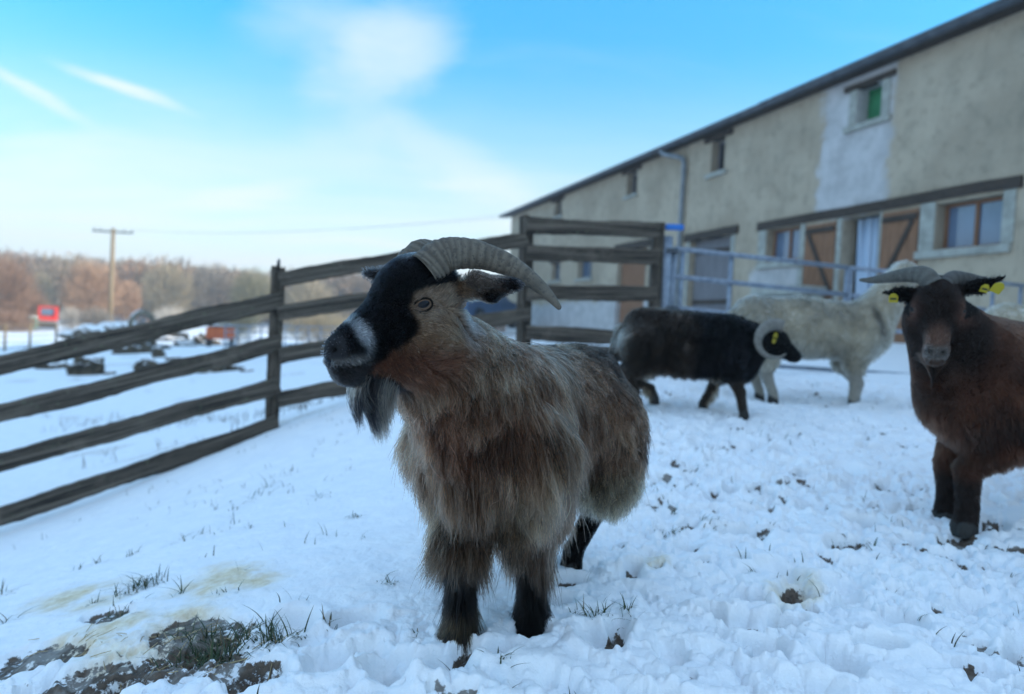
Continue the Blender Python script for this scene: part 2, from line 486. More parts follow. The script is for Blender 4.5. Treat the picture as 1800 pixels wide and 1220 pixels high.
def blob(x, y, px_, py_, rx, ry, z=-0.68):
    """0..1 patch on the ground whose outline is an ellipse seen at that pixel; built as an ellipse in metres"""
    c = PZ(px_, py_, z); ex = PZ(px_ + rx, py_, z) - c; ey = PZ(px_, py_ - ry, z) - c
    A = np.array([[ex[0], ey[0]], [ex[1], ey[1]]]); Ai = np.linalg.inv(A)
    q = Ai @ np.stack([x - c[0], y - c[1]])
    return np.hypot(q[0], q[1])


MUDS = [(230, 1165, 225, 48, -.72), (350, 1118, 110, 40, -.72), (185, 1060, 52, 16, -.75), (60, 1130, 105, 28, -.76), (430, 1190, 80, 20, -.70), (130, 1200, 130, 24, -.74)]
HOLES = [(1085, 1112, 26, 26, -.635, .045), (1112, 994, 20, 10, -.62, .04), (1302, 1048, 16, 12, -.62, .05), (1395, 1035, 34, 24, -.62, .03), (1482, 950, 34, 10, -.60, .04),
         (1795, 1130, 30, 34, -.62, .05), (1555, 868, 22, 8, -.58, .03), (1330, 1146, 26, 12, -.63, .035), (1515, 1100, 16, 8, -.62, .03), (820, 1150, 34, 14, -.65, .03),
         (935, 1112, 36, 14, -.64, .03), (1000, 1022, 36, 10, -.63, .03), (1690, 945, 40, 12, -.60, .02), (1210, 905, 22, 7, -.58, .025), (1170, 835, 20, 5, -.56, .02)]
STAINS = [(400, 1045, 110, 46, -.75), (250, 1110, 190, 60, -.74), (150, 1020, 110, 40, -.78), (1150, 985, 40, 20, -.62), (1400, 1035, 60, 40, -.62)]
_frng = np.random.default_rng(21)
FOOT = []
for _ in range(900):
    fx, fy = _frng.uniform(-.5, 4.5), _frng.uniform(1.1, 6.3)
    if abs(fx) > fy * 0.85 or (fx < 0.15 and fy > 1.7 and fy < 5) or _frng.random() < 0.25: continue
    FOOT.append((fx, fy, _frng.uniform(.028, .06), _frng.uniform(.012, .045), _frng.uniform(0, 3.14), _frng.random()))
for _ in range(40):
    FOOT.append((_frng.uniform(-1.0, .9), _frng.uniform(1.0, 1.55), _frng.uniform(.025, .05), _frng.uniform(.006, .016), _frng.uniform(0, 3.14), _frng.random()))


def trampled(x, y):
    n = fbm(x, y, 0.9, 3)
    t = sstep(-0.15, 0.45, x + 0.35 * n - 0.02 * y)
    near = sstep(1.75, 1.35, y + 0.3 * n) * sstep(-2.2, -0.9, x)
    return np.clip(np.maximum(t, near * 0.85), 0, 1) * sstep(9, 6, np.hypot(x, y)) * 0.9 + 0.1


def ground_detail(x, y):
    """bumps, hoof prints and the bare patches of the snow near the camera: height, (dirt, stain, dry grass)"""
    T = trampled(x, y)
    wx = x + 0.05 * fbm(x, y, 0.25, 2); wy = y + 0.05 * fbm(x + 9, y, 0.25, 2)
    bil = lambda s, o: 1 - np.abs(fbm(wx, wy, s, o))
    lump = np.abs(fbm(wx, wy, .17, 3)) ** .62 * 1.5 - .6
    lump2 = np.abs(fbm(wx + 3, wy + 7, .06, 2)) ** .6 * 1.4 - .6
    crumb = np.maximum(fbm(x, y, .020, 2), 0.12) - .12
    lump3 = (np.abs(fbm(wx + 5, wy + 1, .028, 2)) ** .6 * 1.3 - .6) * np.clip(.5 + fbm(x, y, .3, 2), 0, 1)
    h = T * (.030 * fbm(x, y, .45, 3) + .022 * lump + .018 * lump2 + .011 * lump3 + .02 * crumb)
    h = np.where(h > 0, .017 * np.tanh(h / .017), h * 1.25)                 # trodden flat on top, pitted below
    h += (1 - T) * (.016 * fbm(x, y, .9, 2) + .007 * bil(.28, 3) + .004 * fbm(x * .45 + y * .9, y * .5 - x * .85, .07, 3) * 1.2 + .0035 * np.maximum(fbm(x, y, .035, 2), 0))
    dirt = np.zeros_like(x); stain = np.zeros_like(x); dry = np.zeros_like(x)
    for fx, fy, r, dp, an, rnd in FOOT:
        m = (np.abs(x - fx) < r * 3.2) & (np.abs(y - fy) < r * 3.2)
        if not m.any(): continue
        dx, dy = x[m] - fx, y[m] - fy; c, s_ = math.cos(an), math.sin(an)
        q = np.hypot((dx * c + dy * s_) / 1.35, -dx * s_ + dy * c) / r
        q = q + .22 * fbm(x[m], y[m], .05, 2)
        h[m] += -dp * 1.45 * (1 - sstep(.5, 1.0, q)) + dp * .22 * np.exp(-((q - 1.25) / .3) ** 2)
        if rnd > .72 and dp > .024: dirt[m] = np.maximum(dirt[m], (.40 + .25 * rnd) * (1 - sstep(.2, .8, q)))
    spk = sstep(.40, .52, fbm(x + 31, y + 3, .075, 3) + .25 * fbm(x, y, .8, 2)) * T * sstep(.25, .6, T)      # soil showing through trodden spots
    dirt = np.maximum(dirt, .70 * spk); h -= .022 * spk
    nz = .35 * fbm(x, y, .12, 4) + .15 * fbm(x, y, .03, 2)
    for px_, py_, rx, ry, z in MUDS:
        q = blob(x, y, px_, py_, rx, ry, z) + nz * 1.2
        k = 1 - sstep(.65, 1.05, q)
        dirt = np.maximum(dirt, k * .68); h -= .018 * k
    for px_, py_, rx, ry, z, dp in HOLES:
        q = blob(x, y, px_, py_, rx, ry, z) + nz * .5
        k = 1 - sstep(.35, 1.15, q)
        dirt = np.maximum(dirt, k ** 1.5 * .9); h -= dp * k; h += .15 * dp * np.exp(-((q - 1.3) / .3) ** 2)
    for px_, py_, rx, ry, z in STAINS:
        q = blob(x, y, px_, py_, rx, ry, z) + nz
        stain = np.maximum(stain, 1 - sstep(.3, 1.1, q))
    return h, np.stack([dirt, stain, dry], 1)


def make_ground():
    na = 1150
    a_in = np.linspace(-math.radians(44), math.radians(44), na)
    a_l = np.linspace(-math.pi, -math.radians(44), 90)[:-1]; a_r = np.linspace(math.radians(44), math.pi, 90)[1:-1]
    ang = np.concatenate([a_l, a_in, a_r])
    r1 = [0.12]
    while r1[-1] < 1.0: r1.append(r1[-1] * 1.06)
    while r1[-1] < 9: r1.append(r1[-1] * 1.0036)
    while r1[-1] < 1500: r1.append(r1[-1] * 1.035)
    r = np.array(r1); A_, R_ = np.meshgrid(ang, r)
    x = (R_ * np.sin(A_)).ravel(); y = (R_ * np.cos(A_)).ravel()
    z = ground0(x, y)
    msk = np.zeros((len(x), 3))
    m = (np.hypot(x, y) < 9.5)
    h, mk = ground_detail(x[m], y[m])
    fade = sstep(9.4, 8, np.hypot(x[m], y[m])); z[m] += h * fade; msk[m] = mk * fade[:, None]
    far = ~m
    rr = np.hypot(x[far], y[far])
    z[far] += .07 * fbm(x[far], y[far], 2.6, 4) * sstep(8, 12, rr)
    # bare tufts in the field beyond the fence
    fieldm = (np.hypot(x, y) > 5.2) & (x < 0.4)
    n = fbm(x[fieldm], y[fieldm], .8, 4)
    msk[fieldm, 2] = np.maximum(msk[fieldm, 2], .55 * sstep(.30, .55, n))
    z[far] += 0.0
    nr, nn = len(r), len(ang)
    i = np.arange(nr - 1)[:, None] * nn; j = np.arange(nn)[None, :]; j2 = (j + 1) % nn
    f = np.stack([i + j, i + j2, i + nn + j2, i + nn + j], -1).reshape(-1, 4)
    f = f[:, ::-1]
    me = mesh_np('ground', np.stack([x, y, z], 1), f)
    vcol(me, 'mask', msk)
    o = link('ground', me, MAT['snow'])
    tag(o, kind='structure')
    return o


make_ground()


def gz(x, y):
    return float(ground0([x], [y])[0])


def gzd(x, y):
    x = np.asarray(x, float); y = np.asarray(y, float)
    return ground0(x, y) + ground_detail(x, y)[0]


# ------------------------------------------------------------------ barn
BA = (-0.698, 33.509, 0.0)
BANG = math.atan2(-0.95088, 0.30956)
BX = np.array([0.30956, -0.95088]); BY = np.array([0.95088, 0.30956])
barn = thing('barn', 'long pale rendered barn with grey gutter behind the pens', 'barn', BA, BANG)


def bworld(s, y, z=0): return np.array([BA[0] + BX[0] * s + BY[0] * y, BA[1] + BX[1] * s + BY[1] * y, z])


OPEN = [(6.45, 7.15, 4.03, 4.60), (12.3, 12.95, 3.93, 4.60), (16.7, 17.25, 3.80, 4.58), (21.32, 21.86, 3.88, 4.5), (27.0, 27.6, 3.9, 4.5),
        (6.5, 7.3, 1.72, 2.36), (8.95, 10.1, 1.68, 2.3), (12.0, 13.75, -.6, 2.36), (16.0, 17.72, -.6, 2.30),
        (18.98, 20.02, 1.58, 2.26), (21.14, 22.0, -.6, 2.24), (23.12, 24.22, 1.5, 2.22)]
WS0, WS1, WZ0, WZ1, WY1 = 1.25, 46.0, -1.2, 4.79, 14.0


def wall_mesh():
    mb = MB()
    ss = sorted({WS0, WS1} | {o[0] for o in OPEN} | {o[1] for o in OPEN})
    zs = sorted({WZ0, WZ1} | {o[2] for o in OPEN} | {o[3] for o in OPEN})
    for a, b in zip(ss, ss[1:]):
        for c, d in zip(zs, zs[1:]):
            ms, mz = (a + b) / 2, (c + d) / 2
            if any(o[0] < ms < o[1] and o[2] < mz < o[3] for o in OPEN): continue
            mb.add([(a, 0, c), (b, 0, c), (b, 0, d), (a, 0, d)], [(0, 1, 2, 3)])
    R = .32
    for a, b, c, d in OPEN:
        for p, q in (((a, c), (a, d)), ((a, d), (b, d)), ((b, d), (b, c)), ((b, c), (a, c))):
            mb.add([(p[0], 0, p[1]), (q[0], 0, q[1]), (q[0], R, q[1]), (p[0], R, p[1])], [(0, 1, 2, 3)])
    rid = 7.52
    for s in (WS0, WS1):
        mb.add([(s, 0, WZ0), (s, 0, WZ1), (s, WY1 / 2, rid), (s, WY1, WZ1), (s, WY1, WZ0)], [(0, 1, 2, 3, 4)])
    mb.add([(WS0, WY1, WZ0), (WS1, WY1, WZ0), (WS1, WY1, WZ1), (WS0, WY1, WZ1)], [(0, 1, 2, 3)])
    return mb.build('wall', MAT['render'], barn)


wall_mesh()
mb = MB()
for (y0, z0, y1, z1) in ((-.28, 4.71, 7.0, 7.63), (14.28, 4.71, 7.0, 7.63)):
    d = Vector((0, y1 - y0, z1 - z0)).normalized(); n = Vector((0, -d.z, d.y)) * (1 if d.y > 0 else -1) * .05
    v = [(.72, y0, z0), (46.3, y0, z0), (46.3, y1, z1), (.72, y1, z1)]
    mb.add(v + [tuple(Vector(p) + n) for p in v], [(0, 3, 2, 1), (4, 5, 6, 7), (0, 1, 5, 4), (1, 2, 6, 5), (2, 3, 7, 6), (3, 0, 4, 7)])
mb.build('roof', MAT['roof'], barn)
mb = MB()     # soffit board and gutter
mb.box((.75, -.22, 4.725), (46.2, -.004, 4.775))
mb.build('soffit', MAT['beam'], barn)
g = MB(); nseg = 8
for i in range(nseg + 1):
    a = math.pi + math.pi * i / nseg
    for s in (.60, 46.3):
        for rr in (.082, .068): g.v.append((s, -.31 + rr * math.cos(a), 4.80 + rr * math.sin(a)))
for i in range(nseg):
    b = i * 4
    g.f += [(b, b + 2, b + 6, b + 4), (b + 1, b + 5, b + 7, b + 3), (b, b + 4, b + 5, b + 1), (b + 2, b + 3, b + 7, b + 6)]; g.mi += [0] * 4
g.tube([(.6, -.395, 4.80), (46.3, -.395, 4.80)], .014, 6); g.tube([(.6, -.225, 4.80), (46.3, -.225, 4.80)], .012, 6)
g.build('gutter', MAT['zinc'], barn)
# stepped strip of newer tiles near the eave
mb = MB()
mb.box((18.9, -.36, 4.815), (46.2, -.27, 4.85)); mb.build('eave_flashing', MAT['zinc'], barn)
mb = MB()
mb.tube(catmull([(14.85, -.31, 4.74), (14.85, -.31, 4.66), (15.1, -.27, 4.56), (15.45, -.14, 4.45), (15.62, -.09, 4.25), (15.62, -.09, 3.2), (15.62, -.09, -.5)], 26), .055, 10)
for z in (4.1, 2.6, 1.1): mb.tube([(15.62, -.09, z), (15.62, -.09, z + .05)], .066, 10)
mb.build('downpipe', MAT['pipe'], barn, smooth=True)


def lintel(s0, s1, z0, z1, y=-.05):
    m = MB(); n = 9
    for i in range(n + 1):
        s = s0 + (s1 - s0) * i / n; j = random.uniform(-.012, .012)
        m.v += [(s, y + j, z0 + j), (s, y + j, z1 + j), (s, .1, z1 + j), (s, .1, z0 + j)]
    for i in range(n):
        b = i * 4
        for k in range(4): m.f.append((b + k, b + 4 + k, b + 4 + (k + 1) % 4, b + (k + 1) % 4)); m.mi.append(0)
    m.f += [(3, 2, 1, 0), (n * 4, n * 4 + 1, n * 4 + 2, n * 4 + 3)]; m.mi += [0, 0]
    return m.build('lintel', MAT['beam'], barn)


for s0, s1, z0, z1 in ((6.2, 7.4, 4.60, 4.71), (12.05, 13.2, 4.60, 4.71), (16.4, 17.55, 4.58, 4.70), (21.0, 22.14, 4.5, 4.60), (26.7, 27.9, 4.5, 4.62),
                       (6.3, 7.5, 2.36, 2.48), (8.7, 10.35, 2.30, 2.42), (11.8, 14.0, 2.36, 2.56), (15.78, 17.98, 2.30, 2.48), (18.68, 24.5, 2.265, 2.43)):
    lintel(s0, s1, z0, z1)


def window(o, panes, frame='plank', fw=.05, y=.2, pane='glass'):
    a, b, c, d = o
    wn = MB(); wn.box((a + fw, y + .012, c + fw), (b - fw, y + .03, d - fw)); wo_ = wn.build('window', MAT[pane], barn)
    fr = MB()
    fr.box((a + .003, y - .03, c + .003), (a + fw, y + .05, d - .003)); fr.box((b - fw, y - .03, c + .003), (b - .003, y + .05, d - .003))
    fr.box((a + fw, y - .028, c + .003), (b - fw, y + .048, c + fw)); fr.box((a + fw, y - .028, d - fw), (b - fw, y + .048, d - .003))
    for i in range(1, panes):
        s = a + (b - a) * i / panes; fr.box((s - fw * .6, y - .025, c + fw), (s + fw * .6, y + .045, d - fw))
    fr.build('frame', MAT[frame], wo_, bevel=.006)
    return wo_


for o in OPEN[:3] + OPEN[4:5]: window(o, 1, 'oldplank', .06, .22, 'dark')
for o in OPEN[5:7]: window(o, 2, 'pipe', .05, .2)
window(OPEN[9], 2); window(OPEN[11], 2)
a, b, c, d = OPEN[3]
mb = MB(); mb.box((a + .003, .22, c + .003), (b - .003, .26, d - .003)); mb.build('green_shutter', MAT['green'], barn)
for s0, s1, z, t in ((18.75, 20.2, 1.45, .12), (22.8, 24.4, 1.38, .12), (21.05, 22.1, 3.76, .11), (6.3, 7.45, 1.62, .1), (8.8, 10.25, 1.58, .1), (16.55, 17.4, 3.72, .1), (6.3, 7.3, 3.95, .1), (12.2, 13.05, 3.85, .1)):
    m = MB(); m.box((s0, -.07, z), (s1, .09, z + t)); m.build('sill', MAT['stone'], barn, bevel=.012)
for s0, s1, z0, z1 in ((18.72, 18.97, 1.57, 2.26), (20.03, 20.17, .3, 2.26), (21.01, 21.13, -.6, 2.26), (22.01, 22.06, -.6, 2.26), (22.83, 23.11, 1.5, 2.26), (24.23, 24.42, 1.5, 2.26), (15.85, 15.99, -.6, 2.29), (17.73, 17.88, -.6, 2.29),
                       (21.12, 21.31, 3.87, 4.5), (21.87, 22.05, 3.87, 4.5)):
    m = MB(); m.box((s0, -.025, z0), (s1, .06, z1)); m.build('jamb_stone', MAT['stone'], barn, bevel=.01)


def door(name, s0, s1, z0, z1, y, mt, braces, label=None):
    m = MB(); n = max(2, int((s1 - s0) / .16)); ww = (s1 - s0) / n
    for i in range(n): m.box((s0 + i * ww + .004, y, z0), (s0 + (i + 1) * ww - .004, y + .03, z1))
    o = m.build(name, MAT[mt], barn)
    if label: o['label'] = label
    if braces:
        for z in braces[:-1]:
            b = MB(); b.box((s0 + .02, y - .025, z - .05), (s1 - .02, y - .003, z + .05)); b.build('brace', MAT['beam'], o)
        if braces[-1]:
            b = MB()
            lo, hi = braces[0], braces[1]
            p, q = ((s0 + .1, hi - .06), (s1 - .1, lo + .06)) if braces[-1] > 0 else ((s1 - .1, hi - .06), (s0 + .1, lo + .06))
            b.bar((p[0], y - .013, p[1]), (q[0], y - .013, q[1]), .018, .09)
            b.build('brace', MAT['beam'], o)
    return o


door('door', 12.03, 13.72, -.6, 2.34, .14, 'plank', None, 'pale brown plank door')
door('door', 16.03, 17.70, -.6, 2.28, .14, 'oldplank', (2.0, .8, 0), 'old grey plank door')
door('shutter', 20.2, 21.0, .72, 2.2, -.035, 'plank', (.95, 2.08, 1), 'faded brown plank shutter')
door('shutter', 22.08, 22.82, -.3, 2.2, -.035, 'plank', (1.0, 2.08, -1), 'orange brown plank door folded open')
mb = MB()
for i in range(5):
    s = 21.38 + i * .122; mb.tube([(s, .2 + .03 * math.sin(i * 2), 2.2), (s + .01, .2 + .03 * math.sin(i * 2 + 1), .9), (s - .01, .21, -.6)], .07, 6)
mb.build('strip_curtain', MAT['curtain'], barn, smooth=True)
mb = MB(); mb.box((WS0 + .05, .33, -.9), (45.9, .36, 4.7)); mb.build('dark_backing', MAT['dark'], barn)  # near-black sheet standing in for the unlit barn interior
# low stone bench by the wall
bw = bworld(20.3, -.45)
t = thing('stone_trough', 'low grey stone trough under the brown barn shutter', 'trough', (bw[0], bw[1], gz(bw[0], bw[1])), BANG)
mb = MB(); zt = 1.0 - gz(bw[0], bw[1])
mb.box((-.75, -.28, zt - .16), (.75, .28, zt)); mb.build('slab', MAT['stone'], t, bevel=.02)
mb = MB(); mb.box((-.7, -.24, -.1), (-.45, .24, zt - .162)); mb.build('support', MAT['stone'], t, bevel=.02)
mb = MB(); mb.box((.45, -.24, -.1), (.7, .24, zt - .162)); mb.build('support', MAT['stone'], t, bevel=.02)


# ------------------------------------------------------------------ wooden fence and steel gate
def board(root, p, q, ht=.118, th=.042, seed=0, name='rail'):
    """one rough sawn board; its own axis is x so the grain runs along it"""
    p = Vector(p); q = Vector(q); L = (q - p).length
    x = (q - p).normalized(); y = Vector((0, 0, 1)).cross(x).normalized(); z = x.cross(y)
    r = random.Random(seed); n = max(8, int(L / .045)); v = []; f = []
    ph = [r.uniform(0, 6) for _ in range(6)]
    prof = [(-.5, -.42), (-.5, .42), (-.36, .5), (.36, .5), (.5, .42), (.5, -.42), (.36, -.5), (-.36, -.5)]
    for i in range(n + 1):
        s = L * i / n
        wob = .0035 * math.sin(s * 2.1 + ph[0]) + .002 * math.sin(s * 6.3 + ph[1])
        top = .004 * math.sin(s * 9 + ph[2]) + r.uniform(-.003, .003); bot = .005 * math.sin(s * 7 + ph[3]) + r.uniform(-.004, .004)
        for a, b in prof:
            v.append((s + (r.uniform(-.01, .01) if i in (0, n) else 0), a * th + wob * .5 + r.uniform(-.0012, .0012), b * ht + wob + (top if b > 0 else bot)))
    k = len(prof)
    for i in range(n):
        for j in range(k): f.append((i * k + j, (i + 1) * k + j, (i + 1) * k + (j + 1) % k, i * k + (j + 1) % k))
    f.append(tuple(range(k))); f.append(tuple(n * k + j for j in reversed(range(k))))
    me = bpy.data.meshes.new(name); me.from_pydata(v, [], f); me.update()
    o = link(name, me, MAT['wood'], root)
    o.matrix_local = Matrix.Translation(p - root.location) @ Matrix((x, y, z)).transposed().to_4x4()
    return o


def post(root, base, top, w_=.085, seed=0):
    base = Vector(base); top = Vector(top)
    o = board(root, base, top, w_, w_ * 1.1, seed, 'post')
    return o


p490b = Vector(P(479, 760, 5.3)); p490t = Vector(P(489, 468, 5.3))
fence = thing('wooden_fence', 'weathered dark plank fence with four rails running round the snowy pen', 'fence', tuple(p490b))
LR = [((0, 642), (489, 529)), ((0, 727), (487, 605)), ((0, 812), (484, 680)), ((0, 908), (482, 747))]
for i, (a, b) in enumerate(LR):
    A3 = Vector(P(*a, 4.6)); B3 = Vector(P(*b, 5.27)); D = (B3 - A3)
    board(fence, A3 - D * .42, B3 + D.normalized() * .03, .118 if i else .125, .045, 10 + i)
MR = [((490, 490), (925, 421)), ((490, 550), (925, 489)), ((490, 626), (932, 551)), ((490, 702), (925, 622))]
for i, (a, b) in enumerate(MR): board(fence, Vector(P(*a, 5.24)), Vector(P(*b, 5.96)), .112, .045, 20 + i)
RR = [((925, 397), (1158, 405)), ((925, 445), (1156, 453)), ((925, 515), (1152, 517)), ((925, 584), (1152, 596)), ((925, 618), (1152, 622))]
for i, (a, b) in enumerate(RR): board(fence, Vector(P(*a, 6.0)) + Vector((0, -.03, 0)), Vector(P(*b, 6.2)) + Vector((0, -.03, 0)), .125, .045, 30 + i)
post(fence, P(476, 790, 5.34), P(489, 470, 5.34), .085, 1)
post(fence, P(918, 665, 6.05), P(926, 381, 6.05), .09, 2)
post(fence, P(1143, 675, 6.25), P(1157, 393, 6.25), .085, 3)
lp = P(-205, 1000, 4.32); post(fence, lp, Vector(lp) + Vector((0, 0, 1.55)), .09, 4)
mb = MB(); c0 = Vector(P(489, 470, 5.34)) - p490b
mb.tube([c0, c0 + Vector((.004, 0, .06))], [.016, .009], 8); mb.build('post_cap_bolt', MAT['zinc'], fence, smooth=True)


def gate(name, label, xs, ys, d0, d1, posts):
    """tubular gate; rails given by pixel rows at both ends"""
    b0 = Vector(P(xs[0], ys[-1][0], d0)); g_ = thing(name, label, 'gate', tuple(b0), 0, 'steel tube gates closing the pen')
    L = b0
    for y0, y1 in ys:
        m = MB(); m.tube([Vector(P(xs[0], y0, d0)) - L, Vector(P(xs[1], y1, d1)) - L], .021, 10); m.build('rail', MAT['galv'], g_, smooth=True)
    for u in posts:
        x = xs[0] + (xs[1] - xs[0]) * u; d = d0 + (d1 - d0) * u
        top = Vector(P(x, ys[0][0] + (ys[0][1] - ys[0][0]) * u, d)); bot = Vector(P(x, ys[-1][0] + (ys[-1][1] - ys[-1][0]) * u, d)); bot.x = top.x; bot.y = top.y
        m = MB(); m.tube([bot - L, top - L], .022 if u in (0, 1) else .019, 10); m.build('upright', MAT['galv'], g_, smooth=True)
    return g_


gate('tube_gate', 'blue grey steel tube gate next to the wooden fence', (1186, 1490), ((437, 470), (486, 518), (541, 574), (632, 652)), 6.3, 7.0, (0, .05, .33, 1))
gate('tube_gate', 'steel tube gate behind the brown goat, hung from dark posts', (1496, 1900), ((471, 512), (519, 562), (575, 612), (652, 682)), 7.02, 8.1, (0, .62, .74, 1))
gp = thing('gate_post', 'thick blue grey steel post holding the gate beside the wooden fence', 'post', tuple(P(1166, 640, 6.28)))
mb = MB(); q0 = Vector(P(1166, 640, 6.28))
mb.tube([Vector((0, 0, -.15)), Vector(P(1172, 416, 6.28)) - q0], .052, 14); mb.build('shaft', MAT['galv'], gp, smooth=True)
mb = MB(); mb.bar(Vector(P(1170, 399, 6.22)) - q0, Vector(P(1201, 400, 6.24)) - q0, .05, .05); mb.build('blue_clip', MAT['bluestrap'], gp, bevel=.01)
for y in (440, 541):
    mb = MB(); mb.bar(Vector(P(1170, y, 6.24)) - q0, Vector(P(1190, y + 1, 6.28)) - q0, .05, .04); mb.build('hinge', MAT['zinc'], gp, bevel=.006)

# ------------------------------------------------------------------ things in the field behind the fence


def lump_mesh(name, rx, ry, rz, seed, material, rough=.35, n=26, parent=None, snow=False):
    u = np.linspace(0, 2 * math.pi, n * 2, endpoint=False); v_ = np.linspace(.02, math.pi - .02, n)
    U_, V_ = np.meshgrid(u, v_)
    x, y, z = (np.sin(V_) * np.cos(U_)).ravel(), (np.sin(V_) * np.sin(U_)).ravel(), np.cos(V_).ravel()
    r = 1 + rough * fbm(x + seed, y, .7, 4, z, .6)
    v = np.stack([x * r * rx, y * r * ry, z * r * rz], 1)
    k = 2 * n; i = np.arange(n - 1)[:, None] * k; j = np.arange(k)[None, :]; j2 = (j + 1) % k
    f = np.stack([i + j, i + k + j, i + k + j2, i + j2], -1).reshape(-1, 4)
    return link(name, mesh_np(name, v, f), material, parent)


def m_snowcap(base1, base2, lo=.3, hi=.6):
    def fn(t):
        geo = t.add('ShaderNodeNewGeometry'); s = t.add('ShaderNodeSeparateXYZ', {0: (geo, 'Normal')})
        n = t.noise((geo, 'Position'), 5, 5, .65)
        c = t.mix(t.ramp(n, .35, .65), base1, base2)
        k = t.ramp(t.math('ADD', (s, 2), t.math('MULTIPLY_ADD', n, .8, -.4)), lo, hi)
        return bsdf(t, t.mix(k, c, (.83, .84, .86)), .85, .2, n, .7, .06)
    return fn


MAT['clodsnow'] = mat('earth_with_snow', m_snowcap((.028, .022, .015), (.11, .085, .055), .55, .85))
MAT['heapsnow'] = mat('snow_covered_heap', m_snowcap((.05, .04, .03), (.16, .12, .08), .05, .4))
MAT['concsnow'] = mat('grey_arch_snow', m_snowcap((.10, .09, .07), (.22, .19, .14), .35, .65))


def ground_hit(x, y):
    """distance at which the line of sight through that pixel meets the land"""
    r = P(x, y, 1.0); t = 3.0
    while t < 400:
        q = r * t
        if q[2] < gz(q[0], q[1]): return t
        t *= 1.02
    return t


CL = [(150, 650, 32, 14, 0), (232, 612, 30, 14, 1), (255, 645, 20, 9, 1), (300, 595, 28, 7, 1), (360, 602, 22, 8, 1), (375, 645, 40, 12, 0), (85, 642, 26, 10, 0), (280, 625, 12, 7, 0), (215, 580, 14, 6, 1), (322, 606, 18, 5, 0)]
for i, (x, y, rx, ry, sn) in enumerate(CL):
    d = ground_hit(x, y + ry * .6); p = P(x, y + ry * .6, d); k = d / FPX
    o = lump_mesh('earth_clod', rx * k, rx * k * .7, ry * k * 1.9, i * 3.1, MAT['clodsnow'], .75)
    o.location = (p[0], p[1], gz(p[0], p[1]) + ry * k * .35)
    tag(o, ['widest dark clod of earth lying left on the snow below the top fence rail', 'dark clod with a snowy crest seen just under the top rail', 'small dark clod right of the snowy crested one', 'long thin dark clod below the arched shelter', 'flat dark clod left of the orange tank',
            'broad brown clod just under the second fence rail', 'dark clod half behind the top rail near the left edge', 'small round dark clod in the middle of the heap', 'clod peeping over the top rail by the snowy heaps', 'thin low clod between the long and flat ones'][i], 'clod', 'clods of earth on the snowy field')
rc = np.random.default_rng(17)
for i in range(16):
    x, y = rc.uniform(40, 470), rc.uniform(596, 668); d = ground_hit(x, y)
    if d > 45: continue
    p = P(x, y, d); k = d / FPX; rx = rc.uniform(6, 20)
    o = lump_mesh('earth_clod', rx * k, rx * k * .8, rx * k * .42, 60 + i * 1.7, MAT['clodsnow'], .8, 14)
    o.location = (p[0], p[1], gz(p[0], p[1]) + rx * k * .08); o.rotation_euler = (0, 0, rc.uniform(0, 6))
    tag(o, 'small dark crumb of earth strewn over the snowy bank behind the fence', 'clod', 'earth crumbs strewn over the snowy bank')
for i, (x, y, d, rx, rz) in enumerate([(158, 580, 34, 24, 9), (200, 574, 36, 26, 8), (228, 572, 33, 14, 7), (120, 586, 37, 16, 5)]):
    p = P(x, y, d); k = d / FPX
    o = lump_mesh('snow_heap', rx * k, rx * k * .8, rz * k * 1.6, 40 + i * 2.7, MAT['heapsnow'], .4)
    o.location = (p[0], p[1], p[2] - rz * k * .5)
    tag(o, ['snow covered heap left of the wooden pole', 'snow covered heap right at the foot of the pole', 'small snowy heap beside the arched shelter', 'low snowy heap behind the red cab'][i], 'heap', 'snow covered heaps near the pole')
    zz_ = gz(p[0], p[1])
    if zz_ < o.location.z - .3: o.scale = (1, 1, 1.0)

# arched shelter
d = 30; k = d / FPX; p = P(250, 566, d)
ar = thing('arched_shelter', 'small arched shelter capped with snow in the field', 'shelter', (p[0], p[1], p[2] - .5), .5)
mb = MB(); n = 18; R1, R2, Lh = 22 * k, 16 * k, .9
for i in range(n + 1):
    a = math.pi * i / n
    for y in (-Lh, Lh):
        for rr in (R1, R2): mb.v.append((rr * math.cos(a), y, rr * 1.35 * math.sin(a) + .3))
for i in range(n):
    b = i * 4; mb.f += [(b, b + 2, b + 6, b + 4), (b + 1, b + 5, b + 7, b + 3), (b, b + 4, b + 5, b + 1), (b + 2, b + 3, b + 7, b + 6)]; mb.mi += [0] * 4
mb.build('arch', MAT['concsnow'], ar, smooth=False)
mb = MB(); mb.box((-R1, -Lh * .95, -.6), (-R2, Lh * .95, .33)); mb.build('footing', MAT['clod'], ar)
mb = MB(); mb.box((R2, -Lh * .95, -.6), (R1, Lh * .95, .33)); mb.build('footing', MAT['clod'], ar)
o = lump_mesh('hay_heap', R2 * .8, .6, R2 * .8, 77, MAT['heapsnow'], .3, parent=ar); o.location = (0, -.1, .2)

# orange tank
d = 24; k = d / FPX; p = P(388, 588, d)
ot = thing('orange_tank', 'orange tank standing on the snow behind the plank fence', 'tank', (p[0], p[1], p[2] - .15), .3)
mb = MB(); mb.box((-.42, -.35, 0), (.42, .35, .38)); mb.build('body', MAT['orange'], ot, bevel=.06)
mb = MB(); mb.box((-.36, -.3, .381), (.36, .3, .44)); mb.build('lid', MAT['clodsnow'], ot, bevel=.03)
for u in (-.34, .34):
    mb = MB(); mb.box((u - .06, -.3, -.25), (u + .06, .3, -.002)); mb.build('skid', MAT['rubber'], ot)

